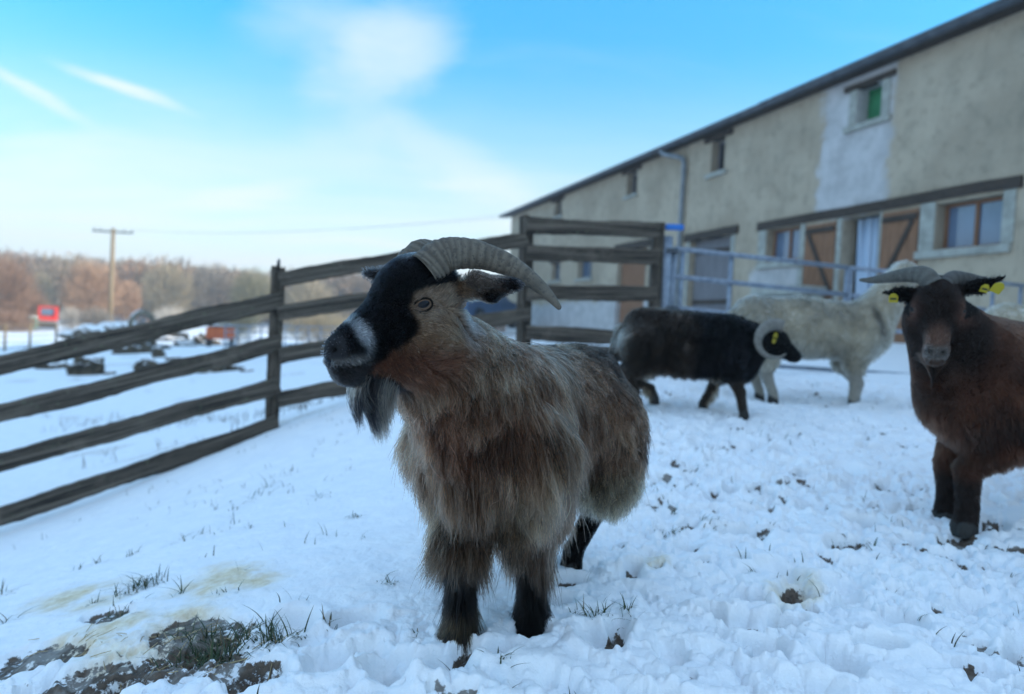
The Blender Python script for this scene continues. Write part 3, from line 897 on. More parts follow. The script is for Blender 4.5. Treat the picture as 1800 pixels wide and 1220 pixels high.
# red cabbed excavator
d = 58; k = d / FPX; p = P(83, 573, d); zb = p[2] - .25
ex = thing('red_excavator', 'small red excavator with a square cab at the wood edge', 'excavator', (p[0], p[1], zb + .1), .45)
ex.scale = (.8, .8, .8)
for s in (-1, 1):
    mb = MB(); n = 10
    pts = [(math.cos(a) * .28 + (.55 if math.cos(a) > 0 else -.55), math.sin(a) * .28 + .28) for a in np.linspace(-math.pi / 2, 1.5 * math.pi, 20, endpoint=False)]
    y0, y1 = sorted((s * .45, s * .85)); b = len(pts)
    mb.v = [(u, y0, w_) for u, w_ in pts] + [(u, y1, w_) for u, w_ in pts]
    mb.f = [(i, (i + 1) % b, b + (i + 1) % b, b + i) for i in range(b)] + [tuple(reversed(range(b))), tuple(range(b, 2 * b))]; mb.mi = [0] * len(mb.f)
    mb.build('track', MAT['rubber'], ex)
mb = MB(); mb.box((-.75, -.8, .5), (.8, .8, .72)); mb.build('chassis', MAT['grey'], ex, bevel=.04)
mb = MB(); mb.box((-.8, -.85, .723), (.85, .85, 1.15)); mb.build('body', MAT['red'], ex, bevel=.08)
cb = MB()
for x, y in ((-.6, -.75), (.75, -.75), (-.6, .45), (.75, .45)): cb.box((x - .09, y - .09, 1.152), (x + .09, y + .09, 1.95))
cb.box((-.68, -.83, 1.952), (.83, .53, 2.12)); cbo = cb.build('cab', MAT['red'], ex, bevel=.02)
mb = MB(); mb.box((-.5, -.64, 1.30), (.64, .34, 1.86)); mb.build('window', MAT['glass'], cbo)
mb = MB(); mb.box((.2, .47, 1.16), (.8, .84, 1.75)); mb.build('engine_cover', MAT['red'], ex, bevel=.06)
p2 = P(57, 566, 57)
bt = thing('teal_barrel', 'teal barrel standing left of the red excavator', 'barrel', (p2[0], p2[1], p2[2] - .5))
mb = MB(); mb.tube([(0, 0, 0), (0, 0, .3), (0, 0, .6), (0, 0, .9)], [.36, .39, .39, .36], 14); mb.build('shell', MAT['teal'], bt)
mb = MB(); mb.tube([(0, 0, .901), (0, 0, .95)], .37, 14); mb.build('lid', MAT['cleansnow'], bt)

# utility pole
pb = P(193, 572, 62); pt = P(203, 402, 62); pz = gz(pb[0], pb[1])
up = thing('utility_pole', 'wooden utility pole with one crossarm rising over the field', 'utility pole', (pb[0], pb[1], pz - .2))
H = pt[2] - pz + .2
mb = MB(); mb.tube([(0, 0, 0), (0, 0, H * .5), (0, 0, H)], [.2, .175, .15], 12); mb.build('shaft', MAT['pole'], up, smooth=True)
ay = .25
mb = MB(); mb.bar((-1.6, -ay * .0 - .2, H - .3), (1.6, .15, H - .3), .14, .14); arm = mb.build('crossarm', MAT['zinc'], up)
for x in (-1.5, -1.0, .9, 1.5):
    mb = MB(); mb.tube([(x, -.03 + x * .11, H - .23), (x, -.03 + x * .11, H - .02)], [.07, .05], 8); mb.build('insulator', MAT['pipe'], arm)
base = Vector((pb[0], pb[1], pz - .2))
for i, (x, tgt) in enumerate(((-1.5, P(1010, 372, 26)), (1.5, P(1010, 364, 27)))):
    a = base + Vector((x, -.03 + x * .11, H)); b = Vector(tgt)
    pts = [a.lerp(b, u) - Vector((0, 0, 1.2 * 4 * u * (1 - u) * .5)) for u in np.linspace(0, 1, 24)]
    mb = MB(); mb.tube([q - a for q in pts], .005, 5); o = mb.build('power_line', MAT['zinc'], None, loc=tuple(a))
    tag(o, 'thin dark wire strung from the pole towards the barn roof', 'wire', 'power lines from the pole to the barn')

# stock fence in the sunny field (left) and the grey railings behind the plank fence
def wire_fence(label, pts, h, nw, name='wire_fence', pm='pole', wr=.012, pr=.05):
    a = pts[0]; root = thing(name, label, 'fence', tuple(a))
    for q in pts:
        m = MB(); m.tube([Vector(q) - Vector(a) + Vector((0, 0, -.2)), Vector(q) - Vector(a) + Vector((0, 0, h))], pr, 7); m.build('post', MAT[pm], root)
    for i in range(nw):
        z = h * (.12 + .84 * i / max(1, nw - 1))
        m = MB(); m.tube([Vector(q) - Vector(a) + Vector((0, 0, z)) for q in pts], wr, 5); m.build('wire', MAT['pole' if pm == 'pole' else 'galv'], root)
    return root


pts = []
for x in (-70, -20, 8, 52, 98, 140):
    y = 622 - (x + 70) * .05; d = ground_hit(x, y); q = P(x, y, d); pts.append(Vector((q[0], q[1], gz(q[0], q[1]))))
wire_fence('wire stock fence on thin posts across the sunny snow at far left', pts, 1.15, 5, wr=.016)
pts = []
for i in range(13):
    x = 395 + i * 21; d = 20 + i * .25; q = P(x, 604, d); pts.append(Vector((q[0], q[1], q[2] - .1)))
wire_fence('grey steel railing fence on the snow behind the plank fence', pts, .62, 4, 'railing_fence', 'galv', .016, .022)

# parked car under snow by the barn end
d = 27; p = P(838, 562, d); cz = gz(p[0], p[1])
car = thing('parked_car', 'blue car with a snowy roof parked before the far end of the barn', 'car', (p[0], p[1], max(cz, p[2] - .25)), 1.1)
prof = [(-2.05, .35), (-2.1, .75), (-1.95, .95), (-1.55, 1.02), (-1.0, 1.42), (.35, 1.45), (.95, 1.05), (1.85, .92), (2.1, .7), (2.08, .35)]
def extrude(prof, y0, y1, inset=0.0):
    m = MB(); n = len(prof)
    m.v = [(a, y0, b) for a, b in prof] + [(a, y1, b) for a, b in prof]
    m.f = [(i, (i + 1) % n, n + (i + 1) % n, n + i) for i in range(n)] + [tuple(reversed(range(n))), tuple(range(n, 2 * n))]; m.mi = [0] * len(m.f); return m
extrude(prof, -.82, .82).build('body', MAT['carpaint'], car, bevel=.06)
for y in (-.826, .822):
    m = extrude([(-1.35, 1.03), (-.95, 1.34), (-.32, 1.36), (-.32, 1.03)], y, y + .004); m.build('side_window', MAT['glass'], car)
    m = extrude([(-.24, 1.03), (-.24, 1.36), (.3, 1.36), (.75, 1.03)], y, y + .004); m.build('side_window', MAT['glass'], car)
m = MB(); m.add([(-1.56, -.65, 1.05), (-1.56, .65, 1.05), (-1.07, .6, 1.39), (-1.07, -.6, 1.39)], [(0, 3, 2, 1)]); m.v = [(x - .03, y, z + .03) for x, y, z in m.v]; m.build('rear_window', MAT['glass'], car)
extrude([(-1.0, 1.452), (-.9, 1.53), (.25, 1.55), (.35, 1.482)], -.72, .72).build('snow_cover', MAT['cleansnow'], car, bevel=.03)
for x in (-1.3, 1.3):
    for y in (-.8, .8):
        m = MB(); m.tube([(x, y - .1, .32), (x, y + .1, .32)], .32, 18); wh_ = m.build('wheel', MAT['rubber'], car)
        m = MB(); m.tube([(x, y - .11, .32), (x, y + .11, .32)], .18, 14); m.build('rim', MAT['grey'], wh_)


# ------------------------------------------------------------------ bare trees
def twig_crown(n, rx, rz, seed, ln=.5, wd=.03, up=.6, c1=(.16, .11, .08), c2=(.28, .21, .15), shape='round', base=0.25):
    """fine bare twigs as thin slivers filling a crown: vertices, faces, colours"""
    r = np.random.default_rng(seed)
    u = r.normal(size=(n, 3)); u /= np.linalg.norm(u, axis=1)[:, None]
    rad = r.random(n) ** .45
    lob = 1 + .28 * fbm(u[:, 0] * 1.3 + seed, u[:, 1] * 1.3, .8, 3, u[:, 2] * 1.3)
    c = u * (rad * lob)[:, None] * np.array([rx, rx, rz]) + np.array([0, 0, rz * (1 + base)])
    d = u * .7 + np.array([0, 0, up]) + r.normal(size=(n, 3)) * .35; d /= np.linalg.norm(d, axis=1)[:, None]
    L = ln * r.uniform(.5, 1.4, n)
    s = np.cross(d, r.normal(size=(n, 3))); s /= np.linalg.norm(s, axis=1)[:, None]
    v = np.stack([c - s * wd * .5, c + s * wd * .5, c + d * L[:, None]], 1).reshape(-1, 3)
    f = np.arange(3 * n).reshape(-1, 3)
    k = np.clip(.5 + .5 * fbm(c[:, 0], c[:, 1], rx * .6, 2, c[:, 2]) + r.normal(size=n) * .15, 0, 1)[:, None]
    col = np.repeat(np.array(c1) * (1 - k) + np.array(c2) * k, 3, axis=0)
    return v, f, col


def bare_tree(name, label, x, y, d, w_, h_, seed, c1, c2, n=2600, group=None, ln=None, base=.25, cat='tree', nl=7):
    p = P(x, y, d); k = d / FPX; z = gz(p[0], p[1])
    z = max(min(z, p[2] + .2), p[2] - 1.2)
    t = thing(name, label, cat, (p[0], p[1], z), 0, group)
    rx = w_ * k / 2; H = h_ * k + (p[2] - z); rz = H / 2 / (1 + base / 2)
    v, f, c = twig_crown(n, rx, rz, seed, ln or rx * .42, max(.02, k * .75), .6, c1, c2, base=base)
    me = mesh_np('crown', v, f, False); vcol(me, 'col', c); link('crown', me, MAT['forest'], t)
    r = random.Random(seed); m = MB(); tr = max(.05, H * .018)
    m.tube([(0, 0, -.3), (r.uniform(-.1, .1), 0, H * .3), (r.uniform(-.2, .2), .1, H * .6), (r.uniform(-.3, .3), 0, H * .92)], [tr * 1.4, tr, tr * .6, tr * .15], 8)
    for i in range(nl):
        a = r.uniform(0, 6.28); z0 = H * r.uniform(.15, .55); e = Vector((math.cos(a) * rx * .75, math.sin(a) * rx * .75, z0 + H * r.uniform(.15, .35)))
        m.tube([(0, 0, z0), e * .5 + Vector((0, 0, z0 * .45)), e], [tr * .6, tr * .4, tr * .1], 6)
    m.build('trunk', MAT['bark'], t)
    return t


RB = ((.16, .095, .065), (.32, .20, .14)); OR = ((.27, .155, .095), (.42, .27, .175)); GR = ((.15, .13, .11), (.30, .27, .23)); TN = ((.22, .18, .12), (.38, .32, .22)); WH = ((.32, .29, .25), (.55, .5, .44))
bare_tree('beech_tree', 'russet beech filling the left edge behind the wire fence', -6, 585, 60, 110, 125, 1, *RB, n=5200, group='winter trees at the foot of the wooded hill')
bare_tree('beech_tree', 'low russet beech between the left edge and the red excavator', 48, 588, 64, 56, 70, 2, *RB, n=2600, group='winter trees at the foot of the wooded hill')
bare_tree('willow_tree', 'round orange willow left of the utility pole', 158, 562, 78, 84, 96, 3, *OR, n=5200, group='winter trees at the foot of the wooded hill', base=.12)
bare_tree('willow_tree', 'smaller orange willow right of the utility pole', 222, 560, 84, 46, 66, 4, *OR, n=2600, group='winter trees at the foot of the wooded hill')
bare_tree('birch_tree', 'slim pale birch above the red excavator', 70, 560, 80, 40, 84, 5, *TN, n=1500, group='winter trees at the foot of the wooded hill')
bare_tree('alder_tree', 'pale yellow grey tree between the pole and the arched shelter', 292, 560, 95, 80, 92, 6, *TN, n=4200, group='winter trees at the foot of the wooded hill')
bare_tree('alder_tree', 'grey tree behind the top rail midway to the fence post', 365, 566, 100, 76, 96, 7, *GR, n=4200, group='winter trees at the foot of the wooded hill')
bare_tree('alder_tree', 'olive grey tree just left of the tall fence post', 440, 572, 88, 74, 92, 8, (.13, .12, .07), (.26, .24, .15), n=4200, group='winter trees at the foot of the wooded hill')
bare_tree('alder_tree', 'tan tree right of the tall fence post', 540, 578, 92, 84, 80, 9, *TN, n=4200, group='winter trees at the foot of the wooded hill')
bare_tree('hawthorn_bush', 'frosty white bush between the red excavator and the pole', 125, 578, 62, 40, 34, 10, *WH, n=1500, group='bushes along the field edge', cat='bush', base=0)
bare_tree('hawthorn_bush', 'grey tangle of a bush at the foot of the utility pole', 168, 578, 60, 52, 32, 11, *GR, n=1800, group='bushes along the field edge', cat='bush', base=0)
bare_tree('hawthorn_bush', 'frosty bush over the top rail right of the arched shelter', 300, 566, 56, 64, 22, 12, *WH, n=1500, group='bushes along the field edge', cat='bush', base=0)
bare_tree('hawthorn_bush', 'dark green grey bush by the orange tank', 420, 580, 50, 60, 34, 13, (.07, .075, .05), (.17, .17, .12), n=1800, group='bushes along the field edge', cat='bush', base=0)
bare_tree('hawthorn_bush', 'yellowish bush behind the grey railing fence', 560, 584, 52, 120, 26, 14, *TN, n=2400, group='bushes along the field edge', cat='bush', base=0)
bare_tree('hawthorn_bush', 'russet bush at the far left below the beech', 12, 582, 54, 90, 26, 15, *RB, n=2000, group='bushes along the field edge', cat='bush', base=0)


def forest():
    """the wooded hillside: a far mass of bare trees"""
    r = np.random.default_rng(5); V = []; F = []; C_ = []; nb = 0
    pal = [((.17, .15, .135), (.31, .285, .255)), ((.21, .175, .145), (.36, .315, .26)), ((.24, .155, .12), (.38, .28, .215)), ((.24, .22, .185), (.42, .39, .33)), ((.15, .14, .11), (.27, .255, .21))]
    protos = []
    for i in range(10):
        c1, c2 = pal[i % 5]; protos.append(twig_crown(620, 3.9, 3.6, 100 + i, .95, .24, .15, c1, c2, base=.3))
    N = 2800
    az = np.radians(r.uniform(-44, 16, N)); d = 105 + 215 * r.random(N) ** .75
    x = d * np.sin(az); y = d * np.cos(az); z = ground0(x, y)
    tone = fbm(x, y, 40, 3)
    for i in range(N):
        pi = int(np.clip((tone[i] + r.normal() * .22) * 5 + 5, 0, 9)); v, f, c = protos[pi]
        s = r.uniform(.75, 1.15); a = r.uniform(0, 6.28); ca, sa = math.cos(a) * s, math.sin(a) * s
        w_ = np.stack([v[:, 0] * ca - v[:, 1] * sa + x[i], v[:, 0] * sa + v[:, 1] * ca + y[i], v[:, 2] * s * r.uniform(.85, 1.1) + z[i] - .5], 1)
        V.append(w_); F.append(f + nb); C_.append(c * r.uniform(.65, 1.0) * np.array([.95, .84, .74])); nb += len(v)
    me = mesh_np('bare_forest', np.concatenate(V), np.concatenate(F), False); vcol(me, 'col', np.concatenate(C_))
    o = link('bare_forest', me, MAT['forest'])
    tag(o, 'grey brown leafless wood covering the far hillside', 'forest', kind='stuff')


forest()

# ------------------------------------------------------------------ animals: bodies grown from blended distance fields
class Field:
    def __init__(s, lo, hi, h):
        s.lo = np.array(lo, float); s.h = h
        s.n = np.ceil((np.array(hi) - s.lo) / h).astype(int) + 1
        s.F = np.full(tuple(s.n), 0.5, np.float32)

    def region(s, lo, hi):
        a = np.clip(np.floor((np.array(lo) - s.lo) / s.h).astype(int), 0, s.n - 1)
        b = np.clip(np.ceil((np.array(hi) - s.lo) / s.h).astype(int) + 1, 1, s.n)
        sl_ = tuple(slice(i, j) for i, j in zip(a, b))
        g = np.meshgrid(*[s.lo[k] + s.h * np.arange(a[k], b[k]) for k in range(3)], indexing='ij')
        return sl_, np.stack(g, -1)

    def join(s, sl_, d, k):
        f = s.F[sl_]; h = np.maximum(k - np.abs(f - d), 0) / k
        s.F[sl_] = np.minimum(f, d) - h * h * k * .25

    def carve(s, sl_, d, k):
        f = s.F[sl_]; d = -d; h = np.maximum(k - np.abs(f - d), 0) / k
        s.F[sl_] = np.maximum(f, d) + h * h * k * .25

    def cap(s, a, b, ra, rb, k=.04, cut=False, squash=None):
        a, b = np.array(a, float), np.array(b, float); R_ = max(ra, rb) + k + .03
        sl_, p = s.region(np.minimum(a, b) - R_, np.maximum(a, b) + R_)
        ab = b - a; t = np.clip(((p - a) @ ab) / max(ab @ ab, 1e-9), 0, 1)
        q = p - a - t[..., None] * ab
        if squash is not None:                                   # flatten along one direction
            n, f = squash; n = np.array(n, float); n /= np.linalg.norm(n); q = q + (q @ n)[..., None] * n * (1 / f - 1)
        d = np.linalg.norm(q, axis=-1) - (ra + (rb - ra) * t)
        if squash is not None: d = d * min(1, f * 1.6)
        (s.carve if cut else s.join)(sl_, d.astype(np.float32), k)

    def ell(s, c, r, M=None, k=.04, cut=False):
        """M: columns are the ellipsoid's axes"""
        c, r = np.array(c, float), np.array(r, float); R_ = r.max() + k + .03
        sl_, p = s.region(c - R_, c + R_)
        q = p - c
        if M is not None: q = q @ np.array(M)
        k0 = np.linalg.norm(q / r, axis=-1); k1 = np.linalg.norm(q / r ** 2, axis=-1)
        d = k0 * (k0 - 1) / np.maximum(k1, 1e-6)
        (s.carve if cut else s.join)(sl_, d.astype(np.float32), k)

    def sample(s, p):
        q = (p - s.lo) / s.h; q = np.clip(q, 0, s.n - 1.001); i = q.astype(int); f = (q - i).astype(np.float32)
        r = 0
        for dx in (0, 1):
            for dy in (0, 1):
                for dz in (0, 1):
                    wt = np.where(dx, f[:, 0], 1 - f[:, 0]) * np.where(dy, f[:, 1], 1 - f[:, 1]) * np.where(dz, f[:, 2], 1 - f[:, 2])
                    r = r + wt * s.F[i[:, 0] + dx, i[:, 1] + dy, i[:, 2] + dz]
        return r

    def grad(s, p):
        e = s.h; g = np.stack([s.sample(p + np.eye(3)[k] * e) - s.sample(p - np.eye(3)[k] * e) for k in range(3)], 1)
        return g / np.maximum(np.linalg.norm(g, axis=1), 1e-6)[:, None]

    def surface(s):
        F = s.F; nx, ny, nz = F.shape; ins = F < 0
        cnt = np.zeros((nx - 1, ny - 1, nz - 1), np.int8)
        for dx in (0, 1):
            for dy in (0, 1):
                for dz in (0, 1): cnt += ins[dx:nx - 1 + dx, dy:ny - 1 + dy, dz:nz - 1 + dz]
        act = (cnt > 0) & (cnt < 8); ix = np.argwhere(act); idm = np.full(act.shape, -1, np.int64); idm[act] = np.arange(len(ix))
        acc = np.zeros((len(ix), 3)); num = np.zeros(len(ix))
        cor = [(a, b, c) for a in (0, 1) for b in (0, 1) for c in (0, 1)]
        for a in cor:
            for ax in range(3):
                if a[ax]: continue
                b = list(a); b[ax] = 1
                fa = F[ix[:, 0] + a[0], ix[:, 1] + a[1], ix[:, 2] + a[2]]; fb = F[ix[:, 0] + b[0], ix[:, 1] + b[1], ix[:, 2] + b[2]]
                m = (fa < 0) != (fb < 0); t = np.where(m, fa / np.where(m, fa - fb, 1), 0)
                pt = np.tile(np.array(a, float), (len(ix), 1)); pt[:, ax] += t
                acc += pt * m[:, None]; num += m
        v = s.lo + (ix + acc / num[:, None]) * s.h
        fs = []
        for ax in range(3):
            a1, a2 = [(1, 2), (2, 0), (0, 1)][ax]
            A = ins; B = np.roll(ins, -1, ax); e = np.argwhere(A != B)
            e = e[(e[:, ax] < F.shape[ax] - 1) & (e[:, a1] > 0) & (e[:, a2] > 0) & (e[:, a1] < F.shape[a1] - 1) & (e[:, a2] < F.shape[a2] - 1)]
            o1 = np.eye(3, dtype=int)[a1]; o2 = np.eye(3, dtype=int)[a2]
            q = np.stack([idm[tuple((e - o1 - o2).T)], idm[tuple((e - o2).T)], idm[tuple(e.T)], idm[tuple((e - o1).T)]], 1)
            flip = ~ins[tuple(e.T)]; q[flip] = q[flip][:, ::-1]; fs.append(q)
        f = np.concatenate(fs); f = f[(f >= 0).all(1)]
        return v, f


def m_hair(rough=.38, rad=.55):
    def fn(t):
        a = t.add('ShaderNodeAttribute', attribute_name='hcol')
        hi = t.add('ShaderNodeHairInfo')
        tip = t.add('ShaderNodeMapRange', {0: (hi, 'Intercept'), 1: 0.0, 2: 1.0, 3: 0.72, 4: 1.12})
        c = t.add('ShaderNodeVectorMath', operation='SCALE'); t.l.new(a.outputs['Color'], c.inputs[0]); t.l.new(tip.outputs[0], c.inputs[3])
        n = t.add('ShaderNodeBsdfHairPrincipled'); n.parametrization = 'COLOR'
        t.l.new(c.outputs[0], n.inputs['Color'])
        n.inputs['IOR'].default_value = 1.16; n.inputs['Roughness'].default_value = rough; n.inputs['Radial Roughness'].default_value = rad
        if 'Random Roughness' in n.inputs: n.inputs['Random Roughness'].default_value = .2
        return n
    return fn


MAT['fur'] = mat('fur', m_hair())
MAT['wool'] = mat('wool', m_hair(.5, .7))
MAT['hide'] = attr_mat('hide', 'col', .75, .15, 60, .3, .003)


def coat(name, root, fld, v, f, spec, n_hair, n_clump, M=8, mat_='fur', seed=1, rad=.00042):
    """grow a coat of hair strands on the body. spec(p, nrm) -> dict of per-root arrays"""
    r = np.random.default_rng(seed)
    tri = np.concatenate([f[:, [0, 1, 2]], f[:, [0, 2, 3]]])
    a, b, c = v[tri[:, 0]], v[tri[:, 1]], v[tri[:, 2]]
    area = np.linalg.norm(np.cross(b - a, c - a), axis=1) / 2
    cen = (a + b + c) / 3
    wgt = area * spec(cen, fld.grad(cen))['density']; cdf = np.cumsum(wgt); tot = cdf[-1]

    def roots(n):
        k = np.searchsorted(cdf, r.random(n) * tot); u, w_ = r.random(n), r.random(n); m = u + w_ > 1
        u = np.where(m, 1 - u, u); w_ = np.where(m, 1 - w_, w_)
        return a[k] + (b[k] - a[k]) * u[:, None] + (c[k] - a[k]) * w_[:, None]

    def grow(p, sp, jit):
        n = len(p); nr = fld.grad(p)
        fl = sp['flow'] - nr * (sp['flow'] * nr).sum(1)[:, None]; fl /= np.maximum(np.linalg.norm(fl, axis=1), 1e-5)[:, None]
        d = nr * sp['lift'][:, None] + fl * (1 - sp['lift'])[:, None] + r.normal(size=(n, 3)) * jit[:, None]
        d /= np.linalg.norm(d, axis=1)[:, None]
        st = sp['len'] / (M - 1); pts = [p]; cur = p.copy()
        g = sp['grav']; gd = sp['gdir'] if 'gdir' in sp else np.array([[0, 0, -1.0]])
        for i in range(1, M):
            d = d + gd * (g * 1.0 / (M - 1) * 3)[:, None] + r.normal(size=(n, 3)) * (jit * .25)[:, None]
            d /= np.linalg.norm(d, axis=1)[:, None]
            cur = cur + d * st[:, None]
            q = fld.sample(cur); need = sp['off'] * min(1, i / 2.5) - q; m = need > 0
            if m.any():
                gm = fld.grad(cur[m]); cur[m] += gm * need[m][:, None]
                dm = d[m]; dn = np.minimum((dm * gm).sum(1), 0); dm = dm - gm * dn[:, None] * .8; d[m] = dm / np.maximum(np.linalg.norm(dm, axis=1), 1e-5)[:, None]
            pts.append(cur.copy())
        return np.stack(pts, 1)

    gp = roots(n_clump); gs = spec(gp, fld.grad(gp)); gs['lift'] = gs['lift'] * r.uniform(.4, 1.6, n_clump); gs['len'] = gs['len'] * r.uniform(.75, 1.15, n_clump); gpts = grow(gp, gs, gs['jit'] * .8)
    cp = roots(n_hair); cs = spec(cp, fld.grad(cp)); cpts = grow(cp, cs, cs['jit'])
    nb = max(60, n_clump // 16)                                            # big locks gather the small ones
    kb = kdtree.KDTree(nb)
    for i in range(nb): kb.insert(gp[i], i)
    kb.balance()
    nearb = np.array([kb.find(q)[1] for q in gp])
    tb = np.linspace(0, 1, M)[None, :, None]
    gcl = (gs['clump'] * .55)[:, None, None] * tb ** 1.3
    gpts = gpts * (1 - gcl) + gpts[nearb] * gcl
    kd = kdtree.KDTree(n_clump)
    for i, q in enumerate(gp): kd.insert(q, i)
    kd.balance()
    near = np.array([kd.find(q)[1] for q in cp])
    t = np.linspace(0, 1, M)[None, :, None]
    cl = cs['clump'][:, None, None] * t ** 1.2
    dist = np.linalg.norm(gp[near] - cp, axis=1)
    cl = cl * np.clip(1.6 - dist / .025, 0, 1)[:, None, None]
    pts = cpts * (1 - cl) + gpts[near] * cl
    # crimp and stray hairs
    ph = r.random((n_hair, 1, 3)) * 6.28; fr = r.uniform(6, 12, (n_hair, 1, 1))
    amp = (cs['frizz'] * r.uniform(.3, 1.4, n_hair))[:, None, None]
    pts = pts + np.sin(t * fr + ph) * amp * t
    stray = r.random(n_hair) < .025
    pts[stray] = cpts[stray] + (cpts[stray] - cpts[stray][:, :1]) * .25 + np.sin(t * 4 + ph[stray]) * .006 * t * np.minimum(cs['len'][stray], .1)[:, None, None] * 10
    cut = r.uniform(.55, 1.0, n_hair)[:, None] * np.linspace(0, 1, M)[None, :] * (M - 1)
    i0 = np.clip(cut.astype(int), 0, M - 2); fq = (cut - i0)[..., None]
    ar = np.arange(n_hair)[:, None]
    pts = pts[ar, i0] * (1 - fq) + pts[ar, i0 + 1] * fq
    gtone = r.normal(size=(n_clump, 1)) * .75 + r.normal(size=(nb, 1))[nearb] * .8; tone = gtone[near] * cs['cvar'][:, None] + r.normal(size=(n_hair, 1)) * cs['hvar'][:, None]
    col = np.clip(cs['col'] * np.exp(tone), .004, .9)
    hc = bpy.data.hair_curves.new(name); hc.add_curves([M] * n_hair)
    hc.attributes['position'].data.foreach_set('vector', pts.astype(np.float32).ravel())
    rr = (rad * cs.get('rad', np.ones(n_hair))[:, None] * (1 - .8 * np.linspace(0, 1, M)[None, :] ** 1.5)).astype(np.float32)
    ra = hc.attributes.get('radius') or hc.attributes.new('radius', 'FLOAT', 'POINT'); ra.data.foreach_set('value', rr.ravel())
    ca = hc.attributes.new('hcol', 'FLOAT_COLOR', 'CURVE')
    ca.data.foreach_set('color', np.concatenate([col, np.ones((n_hair, 1))], 1).astype(np.float32).ravel())
    o = bpy.data.objects.new(name, hc); COL.objects.link(o); hc.materials.append(MAT[mat_]); o.parent = root
    return o


def frame_to(root_m, wmat):
    return np.array(root_m.inverted() @ wmat)


def lerp3(a, b, k): return np.asarray(a)[None, :] * (1 - k[:, None]) + np.asarray(b)[None, :] * k[:, None]


class Head:
    """head coordinates: u towards the muzzle, s to the animal's left, w up; metres in the animal's own frame"""
    def __init__(s, origin, yaw, pitch=0.0, roll=0.0, sc=1.0):
        R_ = Matrix.Rotation(yaw, 3, 'Z') @ Matrix.Rotation(pitch, 3, 'Y') @ Matrix.Rotation(roll, 3, 'X')
        s.R = np.array(R_); s.o = np.array(origin, float); s.k = sc

    def pt(s, u, l, w_): return s.o + s.R @ np.array([u, l, w_]) * s.k
    def vec(s, u, l, w_): return s.R @ np.array([u, l, w_])
    def inv(s, p): return (p - s.o) @ s.R / s.k

    def cap(s, F, a, b, ra, rb, k=.03, cut=False, squash=None):
        if squash is not None: squash = (s.R @ np.array(squash[0], float), squash[1])
        F.cap(s.pt(*a), s.pt(*b), ra * s.k, rb * s.k, k * s.k, cut, squash)

    def ell(s, F, c, r, k=.03, cut=False): F.ell(s.pt(*c), np.array(r) * s.k, s.R, k * s.k, cut)


def goat_head(F, H, ears=None, beard=False):
    H.ell(F, (-.03, 0, .022), (.082, .057, .072), .03)
    H.cap(F, (.003, 0, .0), (.113, 0, -.076), .049, .027, .03)
    for s in (-1, 1):
        H.ell(F, (-.004, s * .040, .008), (.030, .018, .022), .025)          # brow round the eye
        H.ell(F, (-.03, s * .026, -.065), (.062, .032, .06), .04)            # cheek
        H.ell(F, (.117, s * .014, -.091), (.024, .015, .019), .015)          # lip
    H.ell(F, (.122, 0, -.078), (.022, .022, .020), .02)
    H.cap(F, (-.03, 0, -.086), (.098, 0, -.113), .045, .020, .03)
    H.ell(F, (.103, 0, -.120), (.023, .018, .015), .02)
    for s in (-1, 1):
        H.ell(F, (.141, s * .0155, -.080), (.010, .0042, .0050), .004, True)   # nostril
        H.cap(F, (.139, s * .011, -.106), (.106, s * .032, -.1045), .0018, .0028, .004, True)
        H.cap(F, (.106, s * .032, -.1045), (.072, s * .045, -.092), .0028, .002, .004, True)
    for e in ears or []:                                                     # base, mid, tip, facing
        b, m, t, n = e
        H.cap(F, b, m, .017, .027, .02, squash=(n, .36)); H.cap(F, m, t, .027, .008, .012, squash=(n, .36))
        n = np.array(n) / np.linalg.norm(n)
        H.cap(F, np.array(b) * .45 + np.array(m) * .55 + n * .010, np.array(m) * .45 + np.array(t) * .55 + n * .009, .012, .010, .008, True, squash=(n, .6))


def leg(F, pts, rad, k=.03):
    for i in range(len(pts) - 1): F.cap(pts[i], pts[i + 1], rad[i], rad[i + 1], k if i < 1 else .012)


